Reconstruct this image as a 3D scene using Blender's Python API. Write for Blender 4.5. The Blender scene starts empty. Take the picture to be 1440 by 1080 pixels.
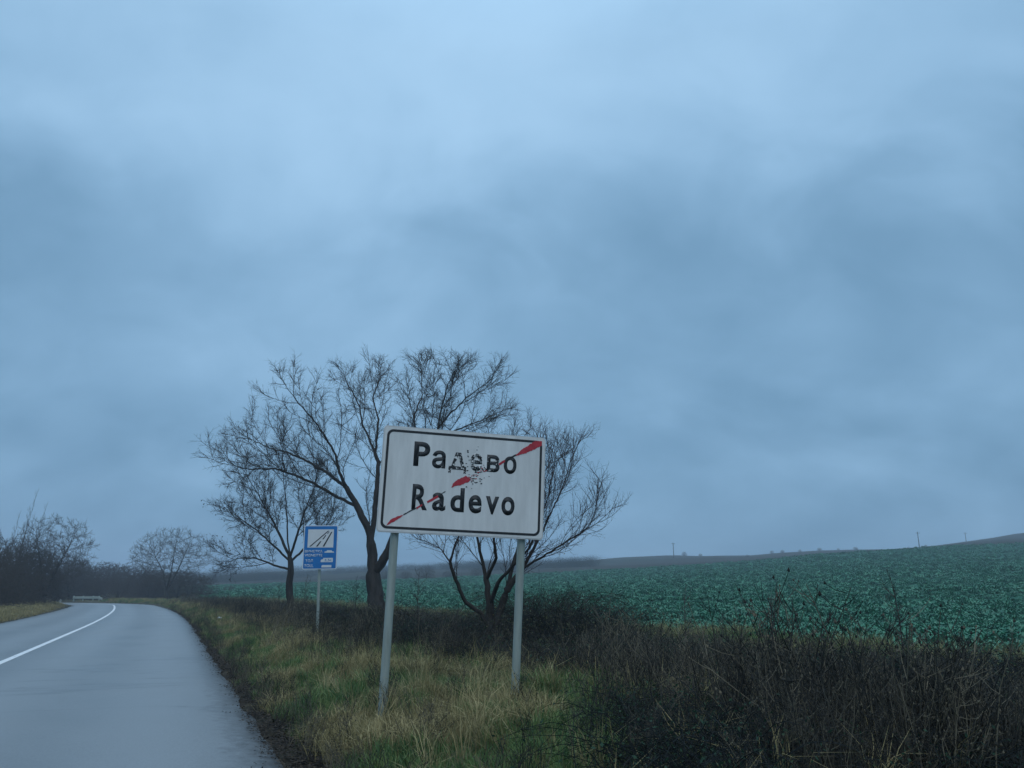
import bpy, bmesh, math, random
import numpy as np
from mathutils import Vector, noise, kdtree

random.seed(7)
rng = np.random.default_rng(7)
R = math.radians
sc = bpy.context.scene
COL = sc.collection

# ------------------------------------------------------------------ camera
FOC, EYE, HY = 1082.0, 1.25, 831.0            # focal in photo pixels, eye height, horizon row
PITCH = math.atan((HY - 540) / FOC)
cam = bpy.data.cameras.new('camera')
cam.sensor_width = 36.0
cam.lens = FOC / 1440 * 36.0
cam.clip_start, cam.clip_end = 0.05, 6000
cam_o = bpy.data.objects.new('camera', cam)
COL.objects.link(cam_o)
cam_o.location = (0, 0, EYE)
cam_o.rotation_euler = (R(90) + PITCH, 0, 0)
sc.camera = cam_o

# ------------------------------------------------------------------ render / exposure
sc.view_settings.view_transform = 'Standard'
sc.view_settings.look = 'None'
sc.view_settings.exposure = 0.0
sc.view_settings.gamma = 1.0
sc.view_settings.use_curve_mapping = False
sc.render.engine = 'CYCLES'
sc.cycles.use_denoising = True
sc.cycles.max_bounces = 8
sc.cycles.diffuse_bounces = 3
sc.cycles.volume_bounces = 1
sc.cycles.transparent_max_bounces = 8

def lin(r, g, b, k=1.0):
    f = lambda c: (c / 255 / 12.92 if c / 255 <= 0.04045 else ((c / 255 + 0.055) / 1.055) ** 2.4)
    return (f(r) * k, f(g) * k, f(b) * k, 1.0)

# ------------------------------------------------------------------ world: overcast sky
SUN_EL, SUN_AZ = 60.0, 168.0                    # degrees; azimuth measured right of +Y
world = bpy.data.worlds.new('World')
sc.world = world
world.use_nodes = True
nt = world.node_tree
nt.nodes.clear()
N = nt.nodes.new
L = nt.links.new
def wmath(op, a, b=None, clamp=False):
    n = N('ShaderNodeMath'); n.operation = op; n.use_clamp = clamp
    for i, v in enumerate((a, b)):
        if v is None: continue
        if isinstance(v, (int, float)): n.inputs[i].default_value = v
        else: L(v, n.inputs[i])
    return n.outputs[0]
out = N('ShaderNodeOutputWorld'); bg = N('ShaderNodeBackground'); bg.inputs['Strength'].default_value = 0.1
L(bg.outputs[0], out.inputs['Surface'])
sky = N('ShaderNodeTexSky'); sky.sky_type = 'NISHITA'; sky.sun_disc = False
sky.sun_elevation = R(SUN_EL); sky.sun_rotation = R(SUN_AZ); sky.air_density = 1.0; sky.dust_density = 2.0
tc = N('ShaderNodeTexCoord'); sp = N('ShaderNodeSeparateXYZ'); L(tc.outputs['Generated'], sp.inputs[0])
X, Y, Z = sp.outputs
zc = wmath('ADD', wmath('MAXIMUM', Z, 0.0), 0.62)
px, py = wmath('DIVIDE', X, zc), wmath('DIVIDE', Y, zc)
cb = N('ShaderNodeCombineXYZ'); L(px, cb.inputs[0]); L(py, cb.inputs[1])
def wnoise(scale, detail, rough, off, sx=1.0, sy=1.0, dist=0.0):
    m = N('ShaderNodeMapping'); m.inputs['Location'].default_value = off; m.inputs['Scale'].default_value = (sx, sy, 1)
    L(cb.outputs[0], m.inputs[0])
    n = N('ShaderNodeTexNoise'); n.inputs['Scale'].default_value = scale; n.inputs['Detail'].default_value = detail
    n.inputs['Roughness'].default_value = rough; n.inputs['Distortion'].default_value = dist
    L(m.outputs[0], n.inputs['Vector']); return n.outputs['Fac']
n1 = wnoise(1.7, 3.0, 0.45, (3.1, 1.2, 0.0), 1.0, 1.1, 0.5)
n2 = wnoise(4.0, 4.0, 0.5, (7.7, 2.2, 0.0), 0.9, 1.1, 0.6)
n3 = wnoise(11.0, 4.0, 0.55, (1.7, 5.2, 0.0), 0.9, 1.1, 0.4)
# thin bright part of the cloud ahead; the veiled sun itself stands high behind the camera
sv = Vector((math.sin(R(SUN_AZ)) * math.cos(R(SUN_EL)), math.cos(R(SUN_AZ)) * math.cos(R(SUN_EL)), math.sin(R(SUN_EL))))
dp = N('ShaderNodeVectorMath'); dp.operation = 'DOT_PRODUCT'; L(tc.outputs['Generated'], dp.inputs[0]); dp.inputs[1].default_value = (math.sin(R(-4)) * math.cos(R(42)), math.cos(R(-4)) * math.cos(R(42)), math.sin(R(42)))
glow = wmath('POWER', wmath('MAXIMUM', dp.outputs['Value'], 0.0), 13.0)
b = wmath('MULTIPLY', glow, 0.52)
b = wmath('ADD', b, wmath('MULTIPLY', wmath('SUBTRACT', n1, 0.5), 0.80))
b = wmath('ADD', b, wmath('MULTIPLY', wmath('SUBTRACT', n2, 0.5), 0.68))
b = wmath('ADD', b, wmath('MULTIPLY', wmath('SUBTRACT', n3, 0.5), 0.24))
b = wmath('ADD', b, wmath('MULTIPLY', wmath('SUBTRACT', wmath('MINIMUM', wmath('MAXIMUM', Z, 0.0), 0.7), 0.3), 0.38))
zz = wmath('ADD', wmath('MAXIMUM', Z, 0.0), wmath('MULTIPLY', wmath('SUBTRACT', n2, 0.5), 0.22))
bank = wmath('SUBTRACT', 1.0, wmath('MULTIPLY', wmath('ABSOLUTE', wmath('SUBTRACT', zz, 0.40)), 7.0), True)
b = wmath('SUBTRACT', b, wmath('MULTIPLY', bank, 0.17))
b = wmath('ADD', b, 0.36)
ramp = N('ShaderNodeValToRGB'); L(b, ramp.inputs[0])
cr = ramp.color_ramp; cr.interpolation = 'B_SPLINE'
stops = [(0.0, (99, 141, 174)), (0.3, (123, 165, 199)), (0.6, (148, 190, 225)), (1.0, (177, 217, 250))]
while len(cr.elements) < len(stops): cr.elements.new(0.5)
for e, (p, c) in zip(cr.elements, stops):
    e.position = p; e.color = lin(*c)
sc10 = N('ShaderNodeVectorMath'); sc10.operation = 'SCALE'; 
# overcast sky keeps brightening towards the zenith
L(wmath('ADD', wmath('MULTIPLY', wmath('MAXIMUM', wmath('SUBTRACT', Z, 0.62), 0.0), 14.0), 10.0), sc10.inputs['Scale'])
L(ramp.outputs[0], sc10.inputs[0])
mx = N('ShaderNodeMix'); mx.data_type = 'RGBA'; mx.inputs['Factor'].default_value = 0.96
L(sky.outputs[0], mx.inputs['A']); L(sc10.outputs[0], mx.inputs['B'])
L(mx.outputs['Result'], bg.inputs['Color'])

sun = bpy.data.lights.new('sun', 'SUN'); sun.energy = 1.1; sun.angle = R(50); sun.color = (1.0, 0.985, 0.96)
sun_o = bpy.data.objects.new('sun', sun); COL.objects.link(sun_o)
sun_o.rotation_euler = (-sv).to_track_quat('-Z', 'Y').to_euler()

# ------------------------------------------------------------------ helpers
def link(o, parent=None):
    COL.objects.link(o)
    if parent is not None: o.parent = parent
    return o
def tag(o, label=None, cat=None, group=None, kind=None):
    if label: o['label'] = label
    if cat: o['category'] = cat
    if group: o['group'] = group
    if kind: o['kind'] = kind
    return o
def empty(name, loc=(0, 0, 0), rz=0.0):
    o = bpy.data.objects.new(name, None); o.empty_display_size = 0.2
    o.location = loc; o.rotation_euler = (0, 0, rz); return link(o)
def mesh_obj(name, verts, faces, mat, parent=None, smooth=False):
    me = bpy.data.meshes.new(name); me.from_pydata([tuple(v) for v in verts], [], faces)
    if mat: me.materials.append(mat)
    if smooth: me.shade_smooth()
    return link(bpy.data.objects.new(name, me), parent)
def np_mesh(name, V, F, mat, smooth=False):
    """V (n,3), F list of (m,k) int arrays"""
    me = bpy.data.meshes.new(name)
    V = np.asarray(V, np.float32)
    F = [np.asarray(f, np.int32) for f in F if len(f)]
    nl = sum(f.size for f in F); nf = sum(len(f) for f in F)
    me.vertices.add(len(V)); me.vertices.foreach_set('co', V.ravel())
    me.loops.add(nl); me.polygons.add(nf)
    me.loops.foreach_set('vertex_index', np.concatenate([f.ravel() for f in F]))
    tot = np.concatenate([np.full(len(f), f.shape[1], np.int32) for f in F])
    st = np.concatenate([[0], np.cumsum(tot)[:-1]]).astype(np.int32)
    me.polygons.foreach_set('loop_start', st); me.polygons.foreach_set('loop_total', tot)
    if smooth: me.polygons.foreach_set('use_smooth', np.ones(nf, bool))
    me.update(calc_edges=True); me.validate()
    if mat: me.materials.append(mat)
    return me
def copy_tree(o, parent=None):
    c = o.copy(); COL.objects.link(c)
    if parent is not None: c.parent = parent
    for ch in list(o.children): copy_tree(ch, c)
    return c
def box_vf(c, s, M=None):
    v = [np.array(((i & 1) - .5, ((i >> 1) & 1) - .5, ((i >> 2) & 1) - .5)) * np.array(s) + np.array(c) for i in range(8)]
    return v, [(0, 2, 3, 1), (4, 5, 7, 6), (0, 1, 5, 4), (2, 6, 7, 3), (0, 4, 6, 2), (1, 3, 7, 5)]

def ray(u, v):
    x, y = (u - 720) / FOC, (540 - v) / FOC
    return np.array([x, math.cos(PITCH) - y * math.sin(PITCH), math.sin(PITCH) + y * math.cos(PITCH)])
def atY(u, v, Yd):
    d = ray(u, v); return np.array([0, 0, EYE]) + d * (Yd / d[1])
def on_z(u, v, z=0.0):
    d = ray(u, v); return np.array([0, 0, EYE]) + d * ((z - EYE) / d[2])
def colx(u, Yd): return (u - 720) / 1120 * Yd          # X of picture column u at forward distance, near eye level

def fbm(x, y, s, seed=0.0, o=3):
    return noise.fractal(Vector((x * s + seed, y * s - seed * 1.7, seed)), 1.0, 2.0, o)

# ------------------------------------------------------------------ materials
def mat_new(name, rough=0.8, spec=0.3):
    m = bpy.data.materials.new(name); m.use_nodes = True
    bs = m.node_tree.nodes['Principled BSDF']
    bs.inputs['Roughness'].default_value = rough
    bs.inputs['Specular IOR Level'].default_value = spec
    return m, m.node_tree, bs
def n_ramp(t, fac, stops, interp='LINEAR'):
    r = t.nodes.new('ShaderNodeValToRGB'); t.links.new(fac, r.inputs[0]); r.color_ramp.interpolation = interp
    e = r.color_ramp.elements
    while len(e) < len(stops): e.new(0.5)
    for el, (p, c) in zip(e, stops):
        el.position = p; el.color = c if len(c) == 4 else (*c, 1)
    return r.outputs[0]
def n_noise(t, scale, detail=4, rough=0.55, coord='Object', sc3=(1, 1, 1), dist=0.0):
    c = t.nodes.new('ShaderNodeTexCoord'); mp = t.nodes.new('ShaderNodeMapping'); mp.inputs['Scale'].default_value = sc3
    t.links.new(c.outputs[coord], mp.inputs[0])
    n = t.nodes.new('ShaderNodeTexNoise'); n.inputs['Scale'].default_value = scale; n.inputs['Detail'].default_value = detail
    n.inputs['Roughness'].default_value = rough; n.inputs['Distortion'].default_value = dist
    t.links.new(mp.outputs[0], n.inputs['Vector']); return n.outputs['Fac']
def n_mix(t, fac, a, b, mode='MIX'):
    m = t.nodes.new('ShaderNodeMix'); m.data_type = 'RGBA'; m.blend_type = mode
    for k, v in (('Factor', fac), ('A', a), ('B', b)):
        s = m.inputs[k]
        if isinstance(v, (int, float)): s.default_value = v
        elif isinstance(v, tuple): s.default_value = v if len(v) == 4 else (*v, 1)
        else: t.links.new(v, s)
    return m.outputs['Result']
def n_bump(t, bs, h, strength=0.4, dist=0.02):
    b = t.nodes.new('ShaderNodeBump'); b.inputs['Strength'].default_value = strength; b.inputs['Distance'].default_value = dist
    t.links.new(h, b.inputs['Height']); t.links.new(b.outputs[0], bs.inputs['Normal'])
def plant_mat(name, stops, rough=0.7, spec=0.25, transl=0.0, nscale=3.0):
    """colour differs from plant to plant (random per instance) and a little along each one"""
    m, t, bs = mat_new(name, rough, spec)
    oi = t.nodes.new('ShaderNodeObjectInfo')
    nz = n_noise(t, nscale, 2)
    ad = t.nodes.new('ShaderNodeMath'); ad.operation = 'MULTIPLY_ADD'
    t.links.new(nz, ad.inputs[0]); ad.inputs[1].default_value = 0.5
    mu = t.nodes.new('ShaderNodeMath'); mu.operation = 'MULTIPLY_ADD'
    t.links.new(oi.outputs['Random'], mu.inputs[0]); mu.inputs[1].default_value = 0.9; mu.inputs[2].default_value = -0.2
    t.links.new(mu.outputs[0], ad.inputs[2])
    c = n_ramp(t, ad.outputs[0], stops)
    t.links.new(c, bs.inputs['Base Color'])
    if transl:
        tr = t.nodes.new('ShaderNodeBsdfTranslucent'); t.links.new(c, tr.inputs['Color'])
        ms = t.nodes.new('ShaderNodeMixShader'); ms.inputs[0].default_value = transl
        t.links.new(bs.outputs[0], ms.inputs[1]); t.links.new(tr.outputs[0], ms.inputs[2])
        t.links.new(ms.outputs[0], t.nodes['Material Output'].inputs['Surface'])
    return m
def bark_mat(name, c0, c1, scale=6):
    m, t, bs = mat_new(name, 0.9, 0.15)
    nz = n_noise(t, scale, 5, 0.65, sc3=(1, 1, 0.25))
    t.links.new(n_ramp(t, nz, [(0.3, c0), (0.7, c1)]), bs.inputs['Base Color'])
    n_bump(t, bs, nz, 0.6, 0.03)
    return m
M_bark = bark_mat('bark', (.018, .016, .014), (.055, .048, .042))
M_twig = bark_mat('twig', (.045, .040, .036), (.095, .080, .068), 3)
M_twig_dark = bark_mat('twig_dark', (.022, .020, .018), (.052, .044, .038), 3)
M_twig_red = bark_mat('twig_reddish', (.030, .022, .022), (.065, .046, .044), 3)
M_cane = plant_mat('bramble_cane', [(0.0, (.010, .014, .015)), (0.5, (.024, .027, .026)), (1.0, (.070, .062, .048))], 0.85, 0.15)
M_bleaf = plant_mat('bramble_leaf', [(0.0, (.014, .040, .024)), (0.6, (.028, .066, .034)), (1.0, (.075, .072, .036))], 0.75, 0.2)
M_dead = plant_mat('dead_stalk', [(0.0, (.016, .018, .017)), (0.45, (.046, .044, .038)), (1.0, (.19, .165, .115))], 0.9, 0.1)
M_straw = plant_mat('straw_blade', [(0.0, (.17, .145, .065)), (0.5, (.30, .25, .12)), (1.0, (.46, .385, .20))], 0.8, 0.15, 0.2)
M_grass = plant_mat('grass_blade', [(0.0, (.050, .115, .040)), (0.5, (.105, .185, .058)), (1.0, (.20, .24, .085))], 0.65, 0.25, 0.2)
M_crop = plant_mat('crop_leaf', [(0.0, (.016, .115, .066)), (0.5, (.036, .190, .108)), (1.0, (.080, .280, .165))], 0.5, 0.5, 0.1)
M_litter = plant_mat('fallen_leaf', [(0.0, (.016, .014, .012)), (0.5, (.038, .030, .024)), (1.0, (.085, .064, .044))], 0.85, 0.15)
M_oldleaf = plant_mat('clinging_leaf', [(0.0, (.10, .07, .025)), (0.5, (.17, .12, .04)), (1.0, (.24, .19, .07))], 0.8, 0.2, 0.2)
M_seed = plant_mat('clinging_seed', [(0.0, (.02, .015, .012)), (1.0, (.05, .035, .025))], 0.9, 0.1)

# ------------------------------------------------------------------ road plan
def heading(s):                                  # degrees left of +Y along the road
    if s < 28: return 23.3
    if s < 76: return 23.3 + (s - 28) / 48 * 4.0
    return 27.3 + min((s - 76) * 1.55, 66)
HALF = 3.5
ds = 0.25
S0 = -45.0
p = np.array([-2.80, 0.0]) - np.array([-math.sin(R(23.3)), math.cos(R(23.3))]) * -S0
cl, cn = [], []
s = S0
while s < 190:
    h = R(heading(s)); d = np.array([-math.sin(h), math.cos(h)])
    cl.append(p.copy()); cn.append(np.array([d[1], -d[0]]))       # normal to the right
    p = p + d * ds; s += ds
cl, cn = np.array(cl), np.array(cn)
kd = kdtree.KDTree(len(cl))
for i, q in enumerate(cl): kd.insert((q[0], q[1], 0), i)
kd.balance()
def road_t(x, y):
    """signed distance to the right of the road's right edge (negative on the road; mirrored side returns < -2*HALF)"""
    co, i, dist = kd.find((x, y, 0))
    return float((np.array([x, y]) - cl[i]) @ cn[i]) - HALF
def road_s(x, y): return S0 + kd.find((x, y, 0))[1] * ds

# ------------------------------------------------------------------ terrain
AU = np.array([-400, 0, 300, 500, 600, 860, 960, 1060, 1150, 1300, 1340, 1440, 1700, 2200])
FT = np.array([826, 826, 824, 817, 814, 801, 795, 788, 779, 769, 767, 762, 758, 758])
CT = np.array([818, 816, 812, 803, 799, 786, 782, 780, 774, 767, 761, 746, 735, 730])
YF, YC = 185.0, 400.0
def smooth(a, lo, hi):
    x = np.clip((a - lo) / (hi - lo), 0, 1); return x * x * (3 - 2 * x)
def terrain_big(x, y):
    if y < 12: return 0.0
    u = 720 + 1120 * x / y
    zf = EYE + (HY - np.interp(u, AU, FT)) / 1160 * YF
    zc_ = EYE + (HY - np.interp(u, AU, CT)) / 1160 * YC
    y0 = 30.0
    if y < y0: return 0.0
    if y < YF:
        k = (y - y0) / (YF - y0); return zf * (0.55 * k + 0.45 * k * k)
    if y < YC:
        k = (y - YF) / (YC - YF); return zf + (zc_ - zf) * (k * 0.8 + 0.2 * k * k)
    return zc_ * (1 - 0.25 * smooth(y, YC, YC + 350)) - 2.0 * smooth(y, YC, YC + 60)
def gz(x, y):
    t = road_t(x, y)
    out_ = t if t > -HALF else -2 * HALF - t              # distance outside the nearer edge
    big = terrain_big(x, y) * float(smooth(out_, 4.0, 24.0))
    if out_ <= 0: return big - 0.06
    prof = np.interp(out_, [0, 0.12, 0.35, 1.2, 2.6, 4.5, 8.5, 12.5, 16], [-0.06, -0.03, 0.03, 0.26, 0.29, 0.04, -0.12, 0.0, 0.02])
    near = 1.0 if y < 120 else 0.0
    n_ = fbm(x, y, 0.55, 3.0) * 0.07 * min(1.0, out_ / 1.5) + fbm(x, y, 0.08, 9.0) * 0.18 * min(1.0, out_ / 12)
    far = fbm(x, y, 0.012, 5.0) * min(2.2, max(0, (y - 190)) / 90)
    return float(big + prof + n_ * near + far)

def axis(lo, hi, dense_lo, dense_hi, d, grow):
    a = list(np.arange(dense_lo, dense_hi + 1e-6, d))
    st, v = d, dense_hi
    while v < hi: st *= grow; v += st; a.append(min(v, hi))
    st, v, b_ = d, dense_lo, []
    while v > lo: st *= grow; v -= st; b_.append(max(v, lo))
    return np.array(b_[::-1] + a)
gx = axis(-900, 900, -20, 14, 0.4, 1.07)
gy = axis(-120, 1000, 3, 46, 0.4, 1.05)
V, zone = [], []
for y in gy:
    for x in gx:
        z = gz(x, y)
        t = road_t(x, y); o_ = t if t > -HALF else -2 * HALF - t
        V.append((x, y, z))
        # zone masks: R bare road-edge soil, G crop field, B far hill
        u = 720 + 1120 * x / max(y, 1)
        soil = 1 - smooth(o_, 0.05, 0.5)
        field = 0.0
        if t > 0 and y > -40:
            field = float(smooth(o_, 12.0, 13.0)) * float(1 - smooth(y, YF - 4, YF + 2)) * float(smooth(u, 240, 300) if y > 12 else 1)
        hill = float(smooth(y, YF - 4, YF + 2))
        zone.append((float(soil), field, hill, 1))
nx, ny = len(gx), len(gy)
idx = np.arange(nx * ny).reshape(ny, nx)
Fq = np.stack([idx[:-1, :-1], idx[:-1, 1:], idx[1:, 1:], idx[1:, :-1]], -1).reshape(-1, 4)
def ground_material():
    m, t, bs = mat_new('ground_soil_and_turf', 0.95, 0.1)
    at = t.nodes.new('ShaderNodeAttribute'); at.attribute_name = 'zone'
    se = t.nodes.new('ShaderNodeSeparateColor'); t.links.new(at.outputs['Color'], se.inputs[0])
    fine = n_noise(t, 7.0, 6, 0.7); mid = n_noise(t, 0.9, 4, 0.6); big = n_noise(t, 0.02, 4, 0.6, sc3=(1, 1, 1))
    turf = n_mix(t, n_ramp(t, mid, [(0.4, (0, 0, 0)), (0.62, (1, 1, 1))]),
                 n_ramp(t, fine, [(0.3, (.032, .046, .022)), (0.75, (.085, .105, .042))]),
                 n_ramp(t, fine, [(0.3, (.070, .058, .034)), (0.75, (.19, .155, .085))]))
    soil = n_ramp(t, fine, [(0.3, (.022, .018, .015)), (0.7, (.065, .052, .042))])
    crop = n_mix(t, n_ramp(t, n_noise(t, 1.6, 5, 0.75), [(0.4, (0, 0, 0)), (0.65, (1, 1, 1))]), (.016, .075, .046, 1), (.034, .145, .088, 1))
    hillc = n_ramp(t, n_noise(t, 0.012, 5, 0.65, sc3=(0.5, 2.0, 1)), [(0.36, (.016, .020, .016)), (0.5, (.042, .038, .028)), (0.62, (.030, .036, .022)), (0.75, (.062, .056, .038))])
    c = n_mix(t, se.outputs[1], turf, crop)
    c = n_mix(t, se.outputs[2], c, hillc)
    c = n_mix(t, se.outputs[0], c, soil)
    t.links.new(c, bs.inputs['Base Color'])
    n_bump(t, bs, fine, 0.8, 0.05)
    return m
me = np_mesh('ground', V, [Fq], ground_material(), True)
ca = me.color_attributes.new('zone', 'FLOAT_COLOR', 'POINT')
ca.data.foreach_set('color', np.array(zone, np.float32).ravel())
ground = link(bpy.data.objects.new('ground', me)); tag(ground, 'rolling farmland ground with dark soil along the road edge', None, kind='structure')

# ------------------------------------------------------------------ road
def road_z(i): return 0.0 + gz_base[i]
gz_base = np.array([terrain_big(q[0], q[1]) * 0.0 for q in cl])
def road_material():
    m, t, bs = mat_new('asphalt', 0.5, 0.5)
    uv = t.nodes.new('ShaderNodeAttribute'); uv.attribute_name = 'lane'
    sx = t.nodes.new('ShaderNodeSeparateXYZ'); t.links.new(uv.outputs['Vector'], sx.inputs[0])
    fine = n_noise(t, 60, 3, 0.7); pat = n_noise(t, 0.35, 4, 0.6); agg = n_noise(t, 9.0, 4, 0.7)
    c = n_ramp(t, pat, [(0.3, (.150, .157, .161)), (0.7, (.240, .248, .253))])
    # polished wheel tracks along each lane
    w = t.nodes.new('ShaderNodeMath'); w.operation = 'COSINE'
    k = t.nodes.new('ShaderNodeMath'); k.operation = 'MULTIPLY'; t.links.new(sx.outputs[0], k.inputs[0]); k.inputs[1].default_value = 2 * math.pi / 1.75
    t.links.new(k.outputs[0], w.inputs[0])
    tr = t.nodes.new('ShaderNodeMapRange'); t.links.new(w.outputs[0], tr.inputs[0]); tr.inputs[1].default_value = -1; tr.inputs[2].default_value = 1
    tr.inputs[3].default_value = 1.0; tr.inputs[4].default_value = 0.0
    c = n_mix(t, tr.outputs[0], c, (.255, .263, .268, 1))
    c = n_mix(t, n_ramp(t, fine, [(0.35, (0, 0, 0)), (0.7, (.55, .55, .55))]), c, (.11, .11, .112, 1))
    # tar-sealed cracks across and dirt close to the outer edges
    crk = t.nodes.new('ShaderNodeTexNoise'); crk.inputs['Scale'].default_value = 0.8
    mpv = t.nodes.new('ShaderNodeMapping'); mpv.inputs['Scale'].default_value = (0.06, 0.28, 1); t.links.new(uv.outputs['Vector'], mpv.inputs[0])
    t.links.new(mpv.outputs[0], crk.inputs['Vector']); crk.inputs['Detail'].default_value = 5; crk.inputs['Roughness'].default_value = 0.5
    line = n_ramp(t, crk.outputs['Fac'], [(0.512, (0, 0, 0)), (0.516, (.35, .35, .35)), (0.520, (0, 0, 0))])
    c = n_mix(t, line, c, (.045, .045, .047, 1))
    ab = t.nodes.new('ShaderNodeMath'); ab.operation = 'ABSOLUTE'; t.links.new(sx.outputs[0], ab.inputs[0])
    ad = t.nodes.new('ShaderNodeMath'); ad.operation = 'MULTIPLY_ADD'; t.links.new(agg, ad.inputs[0]); ad.inputs[1].default_value = 0.7; t.links.new(ab.outputs[0], ad.inputs[2])
    dirt = n_ramp(t, ad.outputs[0], [(0.0, (0, 0, 0)), (1.0, (0, 0, 0))])
    mr = t.nodes.new('ShaderNodeMapRange'); t.links.new(ad.outputs[0], mr.inputs[0]); mr.inputs[1].default_value = HALF - 0.05; mr.inputs[2].default_value = HALF + 0.35
    c = n_mix(t, mr.outputs[0], c, (.045, .038, .032, 1))
    t.links.new(c, bs.inputs['Base Color'])
    rr = t.nodes.new('ShaderNodeMapRange'); t.links.new(pat, rr.inputs[0]); rr.inputs[3].default_value = 0.30; rr.inputs[4].default_value = 0.44
    t.links.new(rr.outputs[0], bs.inputs['Roughness'])
    n_bump(t, bs, fine, 0.25, 0.004)
    return m
offs = np.concatenate([[-HALF], np.linspace(-HALF + 0.35, HALF - 0.35, 9), [HALF]])
V, lane = [], []
for i in range(len(cl)):
    for k, o_ in enumerate(offs):
        oo = o_
        if k == len(offs) - 1: oo = o_ + 0.09 * fbm(i * ds, 0, 0.5, 2.0, 3) + 0.035 * fbm(i * ds, 4, 2.0, 6.0, 3)
        if k == 0: oo = o_ - 0.10 * fbm(i * ds, 2, 0.8, 4.0, 4)
        q = cl[i] + cn[i] * oo
        V.append((q[0], q[1], gz_base[i] + 0.012 * (1 - (o_ / HALF) ** 2) * 3 - (0.02 if k in (0, len(offs) - 1) else 0)))
        lane.append((oo, S0 + i * ds, 0))
m_ = len(offs); idx = np.arange(len(cl) * m_).reshape(len(cl), m_)
Fq = np.stack([idx[:-1, :-1], idx[:-1, 1:], idx[1:, 1:], idx[1:, :-1]], -1).reshape(-1, 4)
me = np_mesh('road', V, [Fq], road_material(), True)
la = me.attributes.new('lane', 'FLOAT_VECTOR', 'POINT'); la.data.foreach_set('vector', np.array(lane, np.float32).ravel())
road = link(bpy.data.objects.new('road', me)); tag(road, 'smooth grey asphalt country road bending left', None, kind='structure')
# centre line
V, F = [], []
for i in range(len(cl)):
    wv = 0.062 + 0.006 * fbm(i * ds, 8, 2.0, 1.0)
    for o_ in (-wv, wv):
        q = cl[i] + cn[i] * o_; V.append((q[0], q[1], gz_base[i] + 0.036 + 0.004))
    if i: F.append((2 * i - 2, 2 * i - 1, 2 * i + 1, 2 * i))
m, t, bs = mat_new('road_paint', 0.6, 0.4)
wear = n_noise(t, 14, 5, 0.7)
t.links.new(n_ramp(t, wear, [(0.28, (.30, .30, .30)), (0.45, (.74, .74, .73))]), bs.inputs['Base Color'])
mesh_obj('centre_line', V, F, m, road)

# ------------------------------------------------------------------ scatter by geometry nodes (stuff)
def scatter(name, label, protos, mats, pts, rots, scl, parent=None):
    """protos: list of (verts, faces, material index); all copies live in this one object"""
    V, F, K, MI = [], [], [], []
    for k, (pv, pf, pm) in enumerate(protos):
        b0 = len(V); V += [tuple(v) for v in pv]; K += [k] * len(pv)
        F += [tuple(b0 + j for j in f) for f in pf]
        MI += list(pm) if hasattr(pm, '__len__') else [pm] * len(pf)
    nproto = len(V)
    V += [tuple(q) for q in pts]; K += [-1] * len(pts)
    me = bpy.data.meshes.new(name); me.from_pydata(V, [], F)
    for mm in mats: me.materials.append(mm)
    me.polygons.foreach_set('material_index', np.array(MI, np.int32))
    n = len(V)
    a = me.attributes.new('kind_id', 'INT', 'POINT'); a.data.foreach_set('value', np.array(K, np.int32))
    rr = np.zeros((n, 3), np.float32); rr[nproto:] = rots
    a = me.attributes.new('turn', 'FLOAT_VECTOR', 'POINT'); a.data.foreach_set('vector', rr.ravel())
    ss = np.ones((n, 3), np.float32); ss[nproto:] = scl if np.ndim(scl) == 2 else np.asarray(scl)[:, None]
    a = me.attributes.new('size', 'FLOAT_VECTOR', 'POINT'); a.data.foreach_set('vector', ss.ravel())
    pid = np.zeros(n, np.int32); pid[nproto:] = rng.integers(0, len(protos), len(pts))
    a = me.attributes.new('pick', 'INT', 'POINT'); a.data.foreach_set('value', pid)
    o = link(bpy.data.objects.new(name, me), parent)
    g = bpy.data.node_groups.new(name + '_scatter', 'GeometryNodeTree')
    g.interface.new_socket('Geometry', in_out='INPUT', socket_type='NodeSocketGeometry')
    g.interface.new_socket('Geometry', in_out='OUTPUT', socket_type='NodeSocketGeometry')
    gi, go = g.nodes.new('NodeGroupInput'), g.nodes.new('NodeGroupOutput')
    def attr(nm, ty):
        q = g.nodes.new('GeometryNodeInputNamedAttribute'); q.data_type = ty; q.inputs['Name'].default_value = nm; return q.outputs['Attribute']
    kid = attr('kind_id', 'INT')
    def part(k):
        c = g.nodes.new('FunctionNodeCompare'); c.data_type = 'INT'; c.operation = 'EQUAL'
        ints = [s_ for s_ in c.inputs if s_.type == 'INT']
        g.links.new(kid, ints[0]); ints[1].default_value = k
        se = g.nodes.new('GeometryNodeSeparateGeometry'); se.domain = 'POINT'
        g.links.new(gi.outputs[0], se.inputs['Geometry']); g.links.new(c.outputs[0], se.inputs['Selection'])
        return se.outputs['Selection']
    jn = g.nodes.new('GeometryNodeJoinGeometry')
    for k in range(len(protos)):
        ti = g.nodes.new('GeometryNodeGeometryToInstance'); g.links.new(part(k), ti.inputs[0]); g.links.new(ti.outputs[0], jn.inputs[0])
    ip = g.nodes.new('GeometryNodeInstanceOnPoints')
    g.links.new(part(-1), ip.inputs['Points']); g.links.new(jn.outputs[0], ip.inputs['Instance'])
    ip.inputs['Pick Instance'].default_value = True
    g.links.new(attr('pick', 'INT'), ip.inputs['Instance Index'])
    er = g.nodes.new('FunctionNodeEulerToRotation'); g.links.new(attr('turn', 'FLOAT_VECTOR'), er.inputs[0])
    g.links.new(er.outputs[0], ip.inputs['Rotation']); g.links.new(attr('size', 'FLOAT_VECTOR'), ip.inputs['Scale'])
    g.links.new(ip.outputs[0], go.inputs[0])
    md = o.modifiers.new('scatter', 'NODES'); md.node_group = g
    if parent is None: tag(o, label)
    return tag(o, kind='stuff')

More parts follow.
